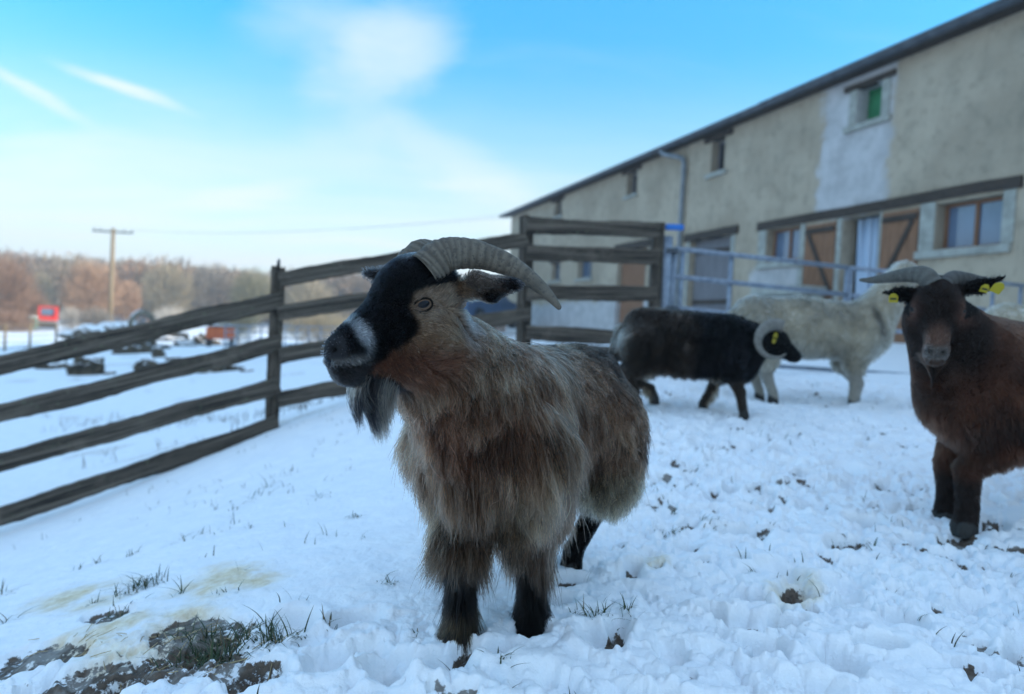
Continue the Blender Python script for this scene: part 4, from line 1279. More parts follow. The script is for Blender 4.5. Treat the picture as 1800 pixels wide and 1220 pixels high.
def horn(name, root, pts, r0, seed, n=90, ridges=18, flat=.72, keep=.62, tip=.10, c=((.085, .072, .056), (.20, .175, .14))):
    """ringed horn: tapered tube along a smooth line, with growth rings that fade to the tip"""
    c_ = catmull(pts, n); m = 20; V = []; r = np.random.default_rng(seed)
    T = np.gradient(c_, axis=0); T /= np.linalg.norm(T, axis=1)[:, None]
    prev = None; jit = r.normal(size=n) * .010; rph = np.cumsum(r.uniform(.25, 1.75, n)) / n * ridges; ramp_ = r.uniform(.5, 1.4, n)
    for i in range(n):
        t = i / (n - 1); y = np.cross(T[i], np.array([0, 0, 1.0])) if prev is None else prev - T[i] * (prev @ T[i])
        y /= np.linalg.norm(y); prev = y; z = np.cross(y, T[i])
        R_ = r0 * ((1 - t ** 1.35) * (1 - tip) + tip)
        ring = 1 + (.080 * ramp_[i // 6] * abs(math.sin(math.pi * rph[i])) ** .6 - .03 + jit[i]) * max(0, 1 - (t / keep) ** 3)
        a = np.arange(m) * 2 * math.pi / m
        rr = R_ * ring * (1 + .02 * np.sin(a * 3 + t * 9))
        V.append(c_[i] + np.cos(a)[:, None] * y * rr[:, None] * flat + np.sin(a)[:, None] * z * rr[:, None])
    V = np.concatenate(V + [c_[-1:] + T[-1] * r0 * tip * .6])
    i = np.arange(n - 1)[:, None] * m; j = np.arange(m)[None, :]; j2 = (j + 1) % m
    f = np.stack([i + j, i + j2, i + m + j2, i + m + j], -1).reshape(-1, 4)
    k = len(V) - 1; e = (n - 1) * m
    cap_ = np.stack([e + np.arange(m), e + (np.arange(m) + 1) % m, np.full(m, k), np.full(m, k)], 1)
    me = bpy.data.meshes.new(name); me.from_pydata(V.tolist(), [], f.tolist() + [q[:3].tolist() for q in cap_]); me.polygons.foreach_set('use_smooth', [True] * len(me.polygons))
    tt = np.concatenate([np.repeat(np.linspace(0, 1, n), m), [1]])
    ring = .5 + .5 * np.cos(np.concatenate([np.repeat(rph, m), [0]]) * math.pi * 2 + 3.14); nz = fbm(V[:, 0], V[:, 1], .02, 3, V[:, 2])
    kk = np.clip(.45 + .3 * nz + .5 * (ring - .5) * (tt < keep + .1), 0, 1)
    vcol(me, 'col', lerp3(c[0], c[1], kk)); me.update()
    return link(name, me, MAT['horn'], root)


def m_horn(t):
    a = t.add('ShaderNodeAttribute', attribute_name='col'); tc = t.add('ShaderNodeTexCoord')
    n = t.noise((tc, 'Object'), 130, 5, .7); n2 = t.noise((tc, 'Object'), 420, 3, .6)
    cr = t.ramp(n, .36, .50, .10, 1.0)
    c = t.mix(cr, (.06, .052, .043), a)
    return bsdf(t, c, .62, .35, t.math('ADD', n, t.math('MULTIPLY', n2, .4)), .8, .003)


MAT['horn'] = mat('horn', m_horn)


def m_eye(iris):
    def fn(t):
        tc = t.add('ShaderNodeTexCoord'); s = t.add('ShaderNodeSeparateXYZ', {0: (tc, 'Object')})
        x, y, z = (s, 0), (s, 1), (s, 2)
        r = t.math('SQRT', t.math('ADD', t.math('MULTIPLY', x, x), t.math('MULTIPLY', z, z)))
        px_ = t.math('DIVIDE', x, .0118); pz_ = t.math('DIVIDE', t.math('ADD', z, -.0012), .0066)
        pup = t.ramp(t.math('SQRT', t.math('ADD', t.math('MULTIPLY', px_, px_), t.math('MULTIPLY', pz_, pz_))), 1.08, .80)
        n = t.noise((tc, 'Object'), 500, 3)
        c = t.mix(t.ramp(n, .3, .7), iris, tuple(q * 1.5 for q in iris))
        c = t.mix(pup, c, (.004, .004, .006))
        c = t.mix(t.ramp(r, .0158, .0168), c, (.012, .009, .008))
        return bsdf(t, c, .18, .12, **{'Coat Weight': .12, 'Coat Roughness': .02})
    return fn


MAT['eye'] = mat('goat_eye', m_eye((.10, .06, .038)))
MAT['eyedark'] = mat('pale_eye', m_eye((.11, .10, .085)))


def eye(root, H, s, F, pos=(.0, .002), rad=.0170, mt='eye', sink=.0085):
    """eyeball with its rim; local y looks outwards"""
    line = np.array([H.pt(pos[0], s * q, pos[1]) for q in np.linspace(.12, .02, 200)])
    hit = np.linspace(.12, .02, 200)[np.argmax(F.sample(line) < 0)] - sink
    hit = float(hit); c = H.pt(pos[0], s * hit, pos[1]); out = H.vec(.30, s * .95, .05); out /= np.linalg.norm(out)
    fw = H.vec(.80, 0, -.60 * 0 - .25); fw -= out * (fw @ out); fw /= np.linalg.norm(fw); upv = np.cross(fw, out)
    if upv @ H.vec(0, 0, 1) < 0: upv = -upv
    u = np.linspace(0, 2 * math.pi, 28, endpoint=False); q = np.linspace(.01, math.pi - .01, 18)
    U_, Q = np.meshgrid(u, q); vv = np.stack([np.sin(Q) * np.cos(U_), np.cos(Q), np.sin(Q) * np.sin(U_) * .74], -1).reshape(-1, 3) * rad * H.k
    k = 28; i = np.arange(17)[:, None] * k; j = np.arange(k)[None, :]; j2 = (j + 1) % k
    f = np.stack([i + j, i + j2, i + k + j2, i + k + j], -1).reshape(-1, 4)
    o = link('eye', mesh_np('eye', vv, f), MAT[mt], root)
    Mx = Matrix(np.stack([fw, out, upv], 1).tolist()).to_4x4(); Mx.translation = Vector(c); o.matrix_local = Mx
    mb = MB(); a = np.linspace(0, 2 * math.pi, 25)
    R_ = rad * H.k
    lidp = [(math.cos(t) * R_ * .98, R_ * (.46 - .12 * math.cos(2 * t)), math.sin(t) * R_ * (.62 if math.sin(t) > 0 else .60)) for t in a]
    mb.tube(lidp, R_ * .15, 8, cap=False); mb.build('eyelid', MAT['lid'], o, smooth=True)
    return o


def hooves(root, feet, fwd=(1, 0), r=.024):
    for x, y, z in feet:
        mb = MB(); n = 14
        for zz_, k, sh in ((z - .03, 1.25, .012), (z + .012, 1.12, .008), (z + .035, .9, 0)):
            for i in range(n):
                a = 2 * math.pi * i / n; cl = 1 - .25 * max(0, math.cos(a)) ** 8
                mb.v.append((x + math.cos(a) * r * k * 1.15 * cl + sh, y + math.sin(a) * r * k, zz_))
        for l in range(2):
            for i in range(n): mb.f.append((l * n + i, l * n + (i + 1) % n, (l + 1) * n + (i + 1) % n, (l + 1) * n + i)); mb.mi.append(0)
        mb.f.append(tuple(reversed(range(n)))); mb.mi.append(0); mb.f.append(tuple(2 * n + i for i in range(n))); mb.mi.append(0)
        mb.build('hoof', MAT['hoof'], root, smooth=False)


def body_mesh(root, fld, colfn):
    v, f = fld.surface()
    for _ in range(2):                                                     # relax the cell pattern
        acc = np.zeros_like(v); cnt = np.zeros(len(v))
        for k in range(4):
            a, b = f[:, k], f[:, (k + 1) % 4]
            np.add.at(acc, a, v[b]); np.add.at(cnt, a, 1); np.add.at(acc, b, v[a]); np.add.at(cnt, b, 1)
        v = v * .5 + .5 * acc / np.maximum(cnt, 1)[:, None]
    me = mesh_np('body', v, f); vcol(me, 'col', colfn(v, fld.grad(v)))
    return link('body', me, MAT['hide'], root), v, f


def seg_t(p, a, b):
    a = np.array(a); ab = np.array(b) - a
    return ((p - a) @ ab) / (ab @ ab)


# ------------------------------------------------------------------ the horned goat in front
GO = np.array([-.022, 1.545, -.650]); GYAW = math.radians(240)     # faces the camera, a little to its left
gr = thing('goat', 'shaggy brown billy goat with a black face, long ringed horns and a beard', 'goat', tuple(GO), GYAW, None)
GM = Matrix.Translation(Vector(GO)) @ Matrix.Rotation(GYAW, 4, 'Z')


def gl(p): return np.array(GM.inverted() @ Vector(p))


HO = gl(P(711, 538, 1.32)); HYAW = math.atan2(-.643, -.766) - GYAW
GH = Head(HO, HYAW, 0.0, 0.0)
FFR = gl(PZ(808, 1128, -.655)); FFL = gl(PZ(930, 1103, -.648)); RFL = gl(PZ(1003, 1010, -.640)); RFR = np.array([-.36, -.10, .01])
EARS = [((-.085, .052, .035), (-.09, .110, .040), (-.112, .178, .046), (.55, -.12, -.62)),
        ((-.07, -.052, .042), (-.055, -.110, .052), (-.02, -.185, .064), (.80, .15, -.3))]


def main_goat():
    F = Field((-.70, -.40, -.05), (.56, .34, .84), .004)
    F.ell((.0, 0, .455), (.14, .105, .13), k=.05); F.ell((.055, -.005, .415), (.09, .075, .105), k=.05)
    F.ell((-.22, 0, .44), (.27, .112, .135), k=.06); F.ell((-.39, 0, .44), (.128, .100, .135), k=.06)
    F.cap((-.04, 0, .52), (-.46, 0, .525), .058, .06, .06)
    nb = GH.pt(-.05, 0, -.045)
    F.cap(nb, (.02, 0, .48), .070, .108, .06); F.cap(GH.pt(-.03, 0, -.09), (.065, .005, .42), .052, .085, .06)
    for ft, sy in ((FFR, -1), (FFL, 1)):
        kn = np.array([ft[0] + .012, ft[1] * .95, .185]); sh = np.array([.03, sy * .088, .41]); el = np.array([-.015, sy * .082, .30])
        leg(F, [sh, el, kn, (ft[0], ft[1], .075), (ft[0] + .006, ft[1], .03)], [.082, .056, .026, .0195, .025])
    for ft, sy in ((RFL, 1), (RFR, -1)):
        hp = np.array([-.39, sy * .072, .42]); st = np.array([-.37, sy * .105, .29]); hk = np.array([min(ft[0] - .09, -.42), ft[1] * .6 + sy * .03, .19])
        leg(F, [hp, st, hk, (ft[0] - .01, ft[1], .07), (ft[0], ft[1], .03)], [.095, .068, .027, .020, .025])
    F.cap((-.54, 0, .50), (-.62, 0, .52), .03, .015, .03)
    goat_head(F, GH, EARS)
    
    BLK = (.0035, .0035, .0045); TAN = (.235, .145, .09); RED = (.105, .043, .025); COATc = (.090, .051, .031); DRK = (.013, .008, .006); GREY = (.32, .29, .27); CRM = (.24, .158, .095)

    def zones(p):
        h = GH.inv(p); h[:, 0] = np.where(h[:, 0] > 0, h[:, 0] / .88, h[:, 0]); h[:, 2] = np.where(h[:, 2] < 0, h[:, 2] / .925, h[:, 2]); u, s, w_ = h[:, 0], h[:, 1], h[:, 2]
        t = seg_t(p, GH.pt(-.055, 0, -.05), (.02, 0, .44))
        inhead = ((np.linalg.norm(h - np.array([.03, 0, -.03]), axis=1) < .24) | ((w_ > -.03) & (np.abs(s) > .06) & (np.abs(s) < .3))) & (p[:, 2] > .44)
        headm = (1 - sstep(.02, .22, t)) * inhead
        headm = np.maximum(headm, ((np.abs(s) > .062) & inhead & (w_ > -.02) & (t < .3)) * 1.0)
        return h, t, headm

    def color(p, nr=None):
        h, t, hm = zones(p); u, s, w_ = h[:, 0], h[:, 1], h[:, 2]; sa = np.abs(s)
        n1 = fbm(p[:, 0], p[:, 1], .05, 3, p[:, 2]); n2 = fbm(p[:, 0] + 4, p[:, 1], .16, 3, p[:, 2]); n3 = fbm(p[:, 0], p[:, 1] + 7, .02, 2, p[:, 2])
        # coat
        c = lerp3(COATc, RED, np.clip(.30 + .9 * n2, 0, 1) * .55)
        c = c * 1.0
        dk = sstep(.0, .48, n1 * .75 + .55 * sstep(-.28, -.50, p[:, 0]) + .35 * sstep(.47, .58, p[:, 2]) * sstep(-.05, -.2, p[:, 0]) - .12)
        c = c * (1 - dk[:, None]) + np.array(DRK) * dk[:, None]
        cm = sstep(.12, .45, fbm(p[:, 0] + 2, p[:, 1] + 1, .09, 2, p[:, 2] * .35) + .2 * sstep(.03, .09, p[:, 1]) * sstep(-.38, -.10, p[:, 0])) * sstep(.52, .40, p[:, 2]) * .55
        c = c * (1 - cm[:, None]) + np.array(CRM) * .85 * cm[:, None]
        low = sstep(.33, .24, p[:, 2]) * .55
        c = c * (1 - low[:, None]) + np.array((.050, .034, .023)) * low[:, None]
        hind = sstep(.38, .28, p[:, 2]) * sstep(-.24, -.32, p[:, 0]) * .85
        c = c * (1 - hind[:, None]) + np.array((.20, .15, .095)) * hind[:, None]
        leg_ = sstep(.205, .18, p[:, 2] + .012 * n3)
        c = c * (1 - leg_[:, None]) + np.array((.004, .0035, .0035)) * leg_[:, None]
        pt_ = np.exp(-((p[:, 0] - FFR[0] - .035) / .03) ** 2 - ((p[:, 1] - FFR[1] - .01) / .02) ** 2 - ((p[:, 2] - .085) / .02) ** 2) * .9
        pt_ = np.clip(pt_, 0, 1)[:, None]; c = c * (1 - pt_) + np.array((.27, .19, .11)) * pt_
        # neck: reddish with paler and dark streaks
        nk = sstep(-.1, .12, t) * sstep(1.12, .72, t) * sstep(.36, .44, p[:, 2]) * (p[:, 0] > -.14)
        nc = lerp3(RED, TAN, np.clip(.38 + .9 * n2 + .3 * n1, 0, 1) * .75)
        thr = sstep(.03, .10, (u - .0) + .3 * n1 * .1) * sstep(-.13, -.17, w_) * .8
        nc = nc * (1 - thr[:, None]) + np.array(DRK) * thr[:, None]
        c = c * (1 - nk[:, None]) + nc * nk[:, None]
        # face
        wob = .006 * n3 + .005 * n1
        U_ = u + wob
        f = lerp3(TAN, RED, sstep(-.045, -.105, w_ + wob)); 
        f = lerp3((1, 1, 1), (1, 1, 1), sa) * f
        grk = np.exp(-(((u + .0) / .042) ** 2 + ((w_ + .002) / .034) ** 2)) * (sa > .03) * .6
        f = f * (1 - grk[:, None]) + np.array((.30, .235, .18)) * grk[:, None]
        back = sstep(-.055, -.085, u) * sstep(.04, .0, w_) * .6
        f = f * (1 - back[:, None]) + np.array(RED) * back[:, None]
        wt_ = np.clip(np.exp(-(((u + .108) / .022) ** 2 + ((w_ + .02) / .05) ** 2)) * (sa > .04), 0, 1) * .9
        f = f * (1 - wt_[:, None]) + np.array(GREY) * wt_[:, None]
        bnd = np.interp(w_, [-.16, -.115, -.095, -.05, -.02, .0, .02, .033, .045], [.14, .085, .055, .012, .016, .024, .016, -.01, -.075])
        blk = sstep(-.006, .008, U_ - bnd)
        mid = sstep(.028, .020, sa + wob) * sstep(-.07, -.055, u)
        blk = np.maximum(blk, mid)
        blk = np.maximum(blk, sstep(.036, .046, w_ + wob) * (sa < .062) * sstep(-.085, -.07, u))
        f = f * (1 - blk[:, None]) + np.array(BLK) * blk[:, None]
        top = np.exp(-((u + .035) / .03) ** 2 - ((w_ - .085) / .012) ** 2) * (sa < .03) * (s < 0.02) * .8
        f = f * (1 - top[:, None]) + np.array((.42, .42, .42)) * top[:, None]
        wz = np.clip(np.exp(-(((u - .107 - .35 * (w_ + .055)) / .017) ** 2 + ((w_ + .060) / .030) ** 2)) * 1.3, 0, 1) * (n3 * .5 + .75)
        wz = np.clip(wz * 1.1 - .2, 0, .8); f = f * (1 - wz[:, None]) + np.array((.44, .45, .47)) * wz[:, None]
        lipw = np.clip(np.exp(-((w_ + .104 + .12 * (u - .13)) / .0085) ** 2) * sstep(.075, .10, u) * sstep(.175, .155, u) * (sa > .010), 0, 1) * .7
        f = f * (1 - lipw[:, None]) + np.array((.26, .24, .225)) * lipw[:, None]
        chin = sstep(-.112, -.118, w_) * sstep(.07, .10, u); f = f * (1 - chin[:, None]) + np.array((.02, .018, .018)) * chin[:, None]
        mo = np.abs(w_ + np.interp(u, [.08, .12, .16], [.099, .1125, .1145])); ml = (1 - sstep(.0012, .0032, mo)) * (u > .076) * (u < .165) * .95
        f = f * (1 - ml[:, None]) + np.array((.003, .003, .003)) * ml[:, None]
        npad = sstep(.136, .148, u + .004 * n3) * sstep(-.108, -.098, w_) * sstep(-.055, -.068, w_); f = f * (1 - npad[:, None]) + np.array((.030, .029, .032)) * npad[:, None]
        no = np.exp(-((u - .158) / .012) ** 2 - ((w_ + .086) / .006) ** 2 - ((sa - .017) / .008) ** 2) ; f = f * (1 - no[:, None]) + np.array((.002, .002, .002)) * no[:, None]
        earm = (sa > .068) & (w_ > -.03); e = sstep(.07, .10, sa)
        ec = lerp3((.13, .10, .082), (.012, .011, .012), np.maximum(sstep(.135, .165, sa), sstep(.038, .026, w_ + wob - .1 * (sa - .1)) * sstep(.09, .115, sa)))
        ec = np.where((s < 0)[:, None], np.array((.02, .017, .017)), ec)
        f = np.where(earm[:, None], f * (1 - e[:, None]) + ec * e[:, None], f)
        return c * (1 - hm[:, None]) + f * hm[:, None]

    def spec(p, nr):
        h, t, hm = zones(p); u, s, w_ = h[:, 0], h[:, 1], h[:, 2]; n = len(p); sa = np.abs(s)
        nk = sstep(-.12, .45, t) * (1 - hm) * (p[:, 0] > -.16)
        lowleg = sstep(.225, .19, p[:, 2])
        body = np.where(p[:, 2] > .47, .065, .105) ; body = .060 + (.095 - .060) * sstep(.56, .40, p[:, 2]) - .03 * sstep(.34, .27, p[:, 2])
        body = body + .02 * sstep(.12, .0, p[:, 0]) * 0
        chest = sstep(-.16, -.02, p[:, 0]) * sstep(.60, .46, p[:, 2])
        L = body + .022 * chest
        L = np.where(p[:, 2] < .36, .056, L)
        L = L * (1 - lowleg) + .009 * lowleg
        Lneck = .030 + .085 * sstep(.15, .95, t)
        L = L * (1 - nk) + np.maximum(Lneck, 0) * nk
        face = .008 + .010 * sstep(.0, -.07, u) + .010 * sstep(-.08, -.12, w_) * sstep(.1, .0, u)
        face = np.where((sa > .07) & (w_ > -.03), .010, face)
        face = np.where((u > .138) & (w_ > -.102), .0042, face)
        L = L * (1 - hm) + face * hm
        L = L * np.clip(1 + .55 * (1 - hm) * fbm(p[:, 0], p[:, 1], .05, 2, p[:, 2]), .5, 1.6)
        back = np.array([-1.0, 0, -.25]); down = np.array([-.12, 0, -1.0])
        kk = sstep(.62, .42, p[:, 2])[:, None]
        flow = back * (1 - kk) + down * kk
        fw = np.array([-.15, 0, -1.0]) + np.stack([np.zeros(n), np.sign(p[:, 1]) * .25, np.zeros(n)], 1)
        flow = flow * (1 - nk[:, None]) + fw * nk[:, None]
        hb = np.stack([np.full(n, -.75), np.sign(s) * .18, np.where(w_ > .0, .75, np.where(w_ < -.06, -.55, .1))], 1) @ GH.R.T
        hb2 = np.stack([np.full(n, -.35), np.sign(s) * 1.0, np.zeros(n)], 1) @ GH.R.T
        hb = np.where((sa > .065)[:, None], hb2, hb)
        flow = flow * (1 - hm[:, None]) + hb * hm[:, None]
        body_ = (1 - hm) * (1 - lowleg)
        dens = .55 + .9 * hm + .35 * lowleg + .25 * nk
        ed = np.sqrt(((h[:, 0]) / 1.0) ** 2 + ((h[:, 2] - .002) / .8) ** 2)
        dens = np.where((ed < .0155) & (sa > .035) & (hm > .5), 0.0, dens)
        dens = np.where((u > .142) & (w_ > -.104) & (hm > .5), .12, dens)
        mo = np.abs(w_ + np.interp(u, [.08, .12, .16], [.099, .1125, .1145])); dens = np.where((mo < .0022) & (u > .08) & (hm > .5), .05, dens)
        dens = np.where(p[:, 2] < .02, 0.05, dens)
        return dict(density=dens, len=L, lift=.34 * (1 - hm) * (1 - lowleg) + .22 * hm + .12 * lowleg, flow=flow, grav=.55 * body_ + .05, off=.004 + .012 * body_ * r_off(n), jit=.07 + .07 * body_,
                    clump=np.clip(.85 * body_ * sstep(.02, .07, L), 0, 1), frizz=.0010 + .0052 * body_, col=color(p), cvar=.30 + .30 * body_, hvar=.34 + .24 * body_, rad=.62 + .40 * body_)

    ro = np.random.default_rng(3)
    def r_off(n): return ro.random(n)

    hair_col = lambda p, nr: color(p, nr) * .5
    _, v, f = body_mesh(gr, F, hair_col)
    coat('coat', gr, F, v, f, spec, 180000, 13000, 10, 'fur', 3, .00072)

    # beard: long locks hanging from the chin and jaw
    r = np.random.default_rng(9); N = 3600
    uu = r.uniform(.004, .088, N); ss = r.normal(size=N) * .012; k = (uu - .004) / .084
    base = np.stack([uu, ss, -.126 + .008 * (1 - k) + r.normal(size=N) * .004], 1)
    Lb = (.066 + .046 * np.exp(-((k - .45) / .30) ** 2)) * r.uniform(.65, 1.08, N)
    M = 10; t = np.linspace(0, 1, M); lock = np.floor(k * 7 + r.normal(size=N) * .4).astype(int)
    lr = np.random.default_rng(4); ld = lr.normal(size=(20, 3)) * .008
    cx = .042
    pts = np.empty((N, M, 3))
    for i, q in enumerate(t):
        pull = q ** 1.6
        pts[:, i, 0] = base[:, 0] * (1 - .55 * pull) + (cx - .012) * .55 * pull + ld[lock % 20, 0] * q * 1.3 + .010 * math.sin(q * 3.1)
        pts[:, i, 1] = base[:, 1] * (1 - .35 * pull) + ld[lock % 20, 1] * q
        pts[:, i, 2] = base[:, 2] - Lb * q
    pts += np.sin(t[None, :, None] * r.uniform(3, 7, (N, 1, 1)) + r.random((N, 1, 3)) * 6.28) * t[None, :, None] * .0022
    pts = GH.o + (pts * GH.k) @ GH.R.T
    hc = bpy.data.hair_curves.new('beard'); hc.add_curves([M] * N); hc.attributes['position'].data.foreach_set('vector', pts.astype(np.float32).ravel())
    ra = hc.attributes.get('radius') or hc.attributes.new('radius', 'FLOAT', 'POINT')
    ra.data.foreach_set('value', (np.full((N, 1), .00042) * (1 - .7 * t[None, :])).astype(np.float32).ravel())
    cc = np.where((np.abs(k - .72) < .15)[:, None] | (r.random(N) < .20)[:, None], np.array((.012, .011, .012)), np.array((.30, .25, .19))) * np.exp(r.normal(size=(N, 1)) * .25)
    cc = np.where((k > .93)[:, None], np.array((.22, .18, .14)), cc)
    ca = hc.attributes.new('hcol', 'FLOAT_COLOR', 'CURVE'); ca.data.foreach_set('color', np.concatenate([cc, np.ones((N, 1))], 1).astype(np.float32).ravel())
    o = bpy.data.objects.new('beard', hc); COL.objects.link(o); hc.materials.append(MAT['fur']); o.parent = gr

    for s in (1, -1):
        pts = [GH.pt(-.020, s * .030, .062), GH.pt(-.055, s * .040, .094), GH.pt(-.105, s * .066, .099), GH.pt(-.155, s * .105, .082), GH.pt(-.190, s * .150, .046), GH.pt(-.205, s * .186, .010)]
        horn('horn', gr, pts, .0345, 5 + s, 130, 24, .80, .62, .12, ((.07, .055, .04), (.175, .145, .11)))
    for s in (1, -1): eye(gr, GH, s, F)
    hooves(gr, [(FFR[0], FFR[1], .012), (FFL[0], FFL[1], .012), (RFL[0], RFL[1], .012), (RFR[0], RFR[1], .012)])


main_goat()

# ------------------------------------------------------------------ the other animals
class Spot:
    """an animal's own frame: origin on the snow, x forwards"""
    def __init__(s, o, yaw):
        s.o = np.array(o, float); s.yaw = yaw
        s.M = Matrix.Translation(Vector(o)) @ Matrix.Rotation(yaw, 4, 'Z')

    def loc(s, p): return np.array(s.M.inverted() @ Vector(p))


def ear_tag(root, c, out, upv, size=.03, stripes=True):
    c = np.array(c); out = np.array(out) / np.linalg.norm(out); upv = np.array(upv, float); upv -= out * (upv @ out); upv /= np.linalg.norm(upv)
    side = np.cross(upv, out); m = MB(); t = .003; a, b = size / 2, size * .62
    pts = [(-a, -b), (a, -b), (a, b * .4), (a * .4, b), (-a * .4, b), (-a, b * .4)]
    n = len(pts); m.v = [tuple(c + side * x + upv * y + out * z) for z in (0, t) for x, y in pts]
    m.f = [tuple(reversed(range(n))), tuple(range(n, 2 * n))] + [(i, (i + 1) % n, n + (i + 1) % n, n + i) for i in range(n)]; m.mi = [0] * len(m.f)
    o = m.build('ear_tag', MAT['tag'], root, bevel=.0012)
    if stripes:
        for y0 in (-.1, ):
            m = MB(); q = c + out * (t + .0006) + upv * b * y0
            m.v = [tuple(q + side * x + upv * y) for x, y in ((-a * .7, -b * .22), (a * .7, -b * .22), (a * .7, b * .22), (-a * .7, b * .22))]; m.f = [(0, 1, 2, 3)]; m.mi = [0]
            m.build('print', MAT['tagdark'], o)
    return o


def fur_common(p, n, L, dens, flow, col, lift=.3, grav=.35, clump=.6, frizz=.003, cvar=.25, hvar=.2, rad=1.0, jit=.12, off=.004):
    o = lambda x: np.broadcast_to(np.asarray(x, float), (n,)).copy()
    return dict(density=o(dens), len=o(L), lift=o(lift), flow=flow, grav=o(grav), off=o(off), jit=o(jit), clump=o(clump), frizz=o(frizz), col=col, cvar=o(cvar), hvar=o(hvar), rad=o(rad))


# brown goat that looks at the camera, at the right edge
def brown_goat():
    base = P(1682, 935, 2.4); sp = Spot((base[0] + .10, base[1] + .03, base[2]), math.radians(200))
    root = thing('goat', 'dark brown goat at the right edge facing the camera with yellow ear tags', 'goat', tuple(sp.o), sp.yaw)
    hw = P(1648, 545, 2.26); ho = sp.loc(hw)
    H = Head(ho, math.atan2(-.89, -.45) - sp.yaw, math.radians(22), 0, 1.0)
    ears = [((-.06, .052, .045), (-.06, .105, .058), (-.05, .168, .092), (.85, -.1, -.35)), ((-.06, -.052, .035), (-.055, -.10, .03), (-.045, -.150, .038), (.85, .1, -.35))]
    F = Field((-1.15, -.34, -.05), (.55, .36, 1.02), .0065)
    F.ell((.02, 0, .46), (.20, .155, .21), k=.06); F.ell((-.38, 0, .49), (.42, .18, .20), k=.08); F.ell((-.78, 0, .49), (.17, .155, .19), k=.07)
    F.cap((-.02, 0, .60), (-.78, 0, .63), .075, .075, .08)
    F.cap(H.pt(-.06, 0, -.04), (.06, 0, .52), .085, .165, .07); F.cap(H.pt(-.04, 0, -.09), (.13, 0, .46), .07, .14, .06)
    f1 = sp.loc(PZ(1697, 938, -.605)); f2 = sp.loc(PZ(1662, 918, -.600))
    for ft, sy in ((f1, 1), (f2, -1)):
        leg(F, [(.04, sy * .09, .44), (-.01, sy * .085, .33), (ft[0] + .01, ft[1], .20), (ft[0], ft[1], .08), (ft[0] + .005, ft[1], .03)], [.11, .082, .040, .031, .036])
    hf = [(-.84, .11, .03), (-.80, -.11, .03)]
    for ft in hf:
        sy = np.sign(ft[1]); leg(F, [(-.74, sy * .09, .46), (-.66, sy * .12, .32), (ft[0] - .06, ft[1], .23), (ft[0], ft[1], .08), ft], [.13, .09, .042, .032, .036])
    goat_head(F, H, ears)

    def color(p, nr):
        h = H.inv(p); h[:, 0] = np.where(h[:, 0] > 0, h[:, 0] / .88, h[:, 0]); h[:, 2] = np.where(h[:, 2] < 0, h[:, 2] / .925, h[:, 2]); u, s, w_ = h.T; sa = np.abs(s); n1 = fbm(p[:, 0], p[:, 1], .12, 3, p[:, 2])
        c = lerp3((.026, .013, .009), (.17, .057, .026), np.clip(sstep(.02, -.32, p[:, 0]) * .9 + .35 * n1 + .15, 0, 1))
        red = sstep(-.12, -.22, p[:, 0]) * sstep(.52, .36, p[:, 2]) * .6; c = c * (1 - red[:, None]) + np.array((.21, .075, .032)) * red[:, None]
        hd = (np.linalg.norm(h - np.array([.03, 0, -.03]), axis=1) < .25) & (u > -.085)
        f = np.tile(np.array((.016, .010, .008)), (len(p), 1))
        e = np.clip(np.exp(-((u - .005) / .03) ** 2 - ((w_ + .012) / .032) ** 2) * (sa > .022), 0, 1) * .8; f = f * (1 - e[:, None]) + np.array((.13, .058, .04)) * e[:, None]
        br = sstep(.075, .12, u + .006 * n1) * .85; f = f * (1 - br[:, None]) + np.array((.105, .055, .038)) * br[:, None]
        mz = sstep(.135, .15, u) * sstep(-.06, -.075, w_); f = f * (1 - mz[:, None]) + np.array((.10, .085, .075)) * mz[:, None]
        ch = sstep(-.108, -.118, w_) * sstep(.05, .08, u); f = f * (1 - ch[:, None]) + np.array((.075, .045, .033)) * ch[:, None]
        ln = np.exp(-((w_ + .112) / .004) ** 2) * (u > .09); f = f * (1 - ln[:, None]) + np.array((.16, .14, .12)) * ln[:, None]
        nose = np.exp(-((sa - .016) / .006) ** 2 - ((w_ + .086) / .006) ** 2) * (u > .145); f = f * (1 - nose[:, None]) + np.array((.01, .009, .009)) * nose[:, None]
        f = np.where(((sa > .07) & (w_ > -.03))[:, None], np.array((.007, .0055, .005)), f)
        hk = (sstep(.24, .15, np.linalg.norm(h - np.array([.03, 0, -.03]), axis=1)) * sstep(-.105, -.06, u))[:, None]; hk = np.where((sa > .07)[:, None] & (w_ > -.03)[:, None] & (u > -.12)[:, None], 1.0, hk)
        c = c * (1 - hk) + f * hk
        lg = sstep(.2, .14, p[:, 2]); return c * (1 - lg[:, None]) + np.array((.016, .010, .008)) * lg[:, None]

    def spec(p, nr):
        h = H.inv(p); n = len(p); hd = (np.linalg.norm(h - np.array([.03, 0, -.03]), axis=1) < .25) & (h[:, 0] > -.085)
        L = np.where(hd, .009, .024); L = np.where(p[:, 2] < .22, .018, L); L = np.where((p[:, 2] < .40) & ~hd & (p[:, 2] > .22), .036, L)
        L = np.where(hd & (h[:, 0] > .13), .004, L)
        flow = np.tile(np.array([-.5, 0, -1.0]), (n, 1)); flow[hd] = np.array([-.8, 0, .4]) @ H.R.T
        dens = np.where(hd, 1.5, .9)
        return fur_common(p, n, L, dens, flow, color(p, nr), lift=np.where(hd, .2, .25), grav=np.where(hd, .03, .3), clump=np.where(hd, .1, .5), frizz=.002, jit=np.where(hd, .06, .1), rad=1.0)
    _, v, f = body_mesh(root, F, lambda p, nr: color(p, nr) * .8)
    coat('coat', root, F, v, f, spec, 90000, 3000, 7, 'fur', 11, .0007)
    # beard
    r = np.random.default_rng(2); N = 1800; M = 7; t = np.linspace(0, 1, M)
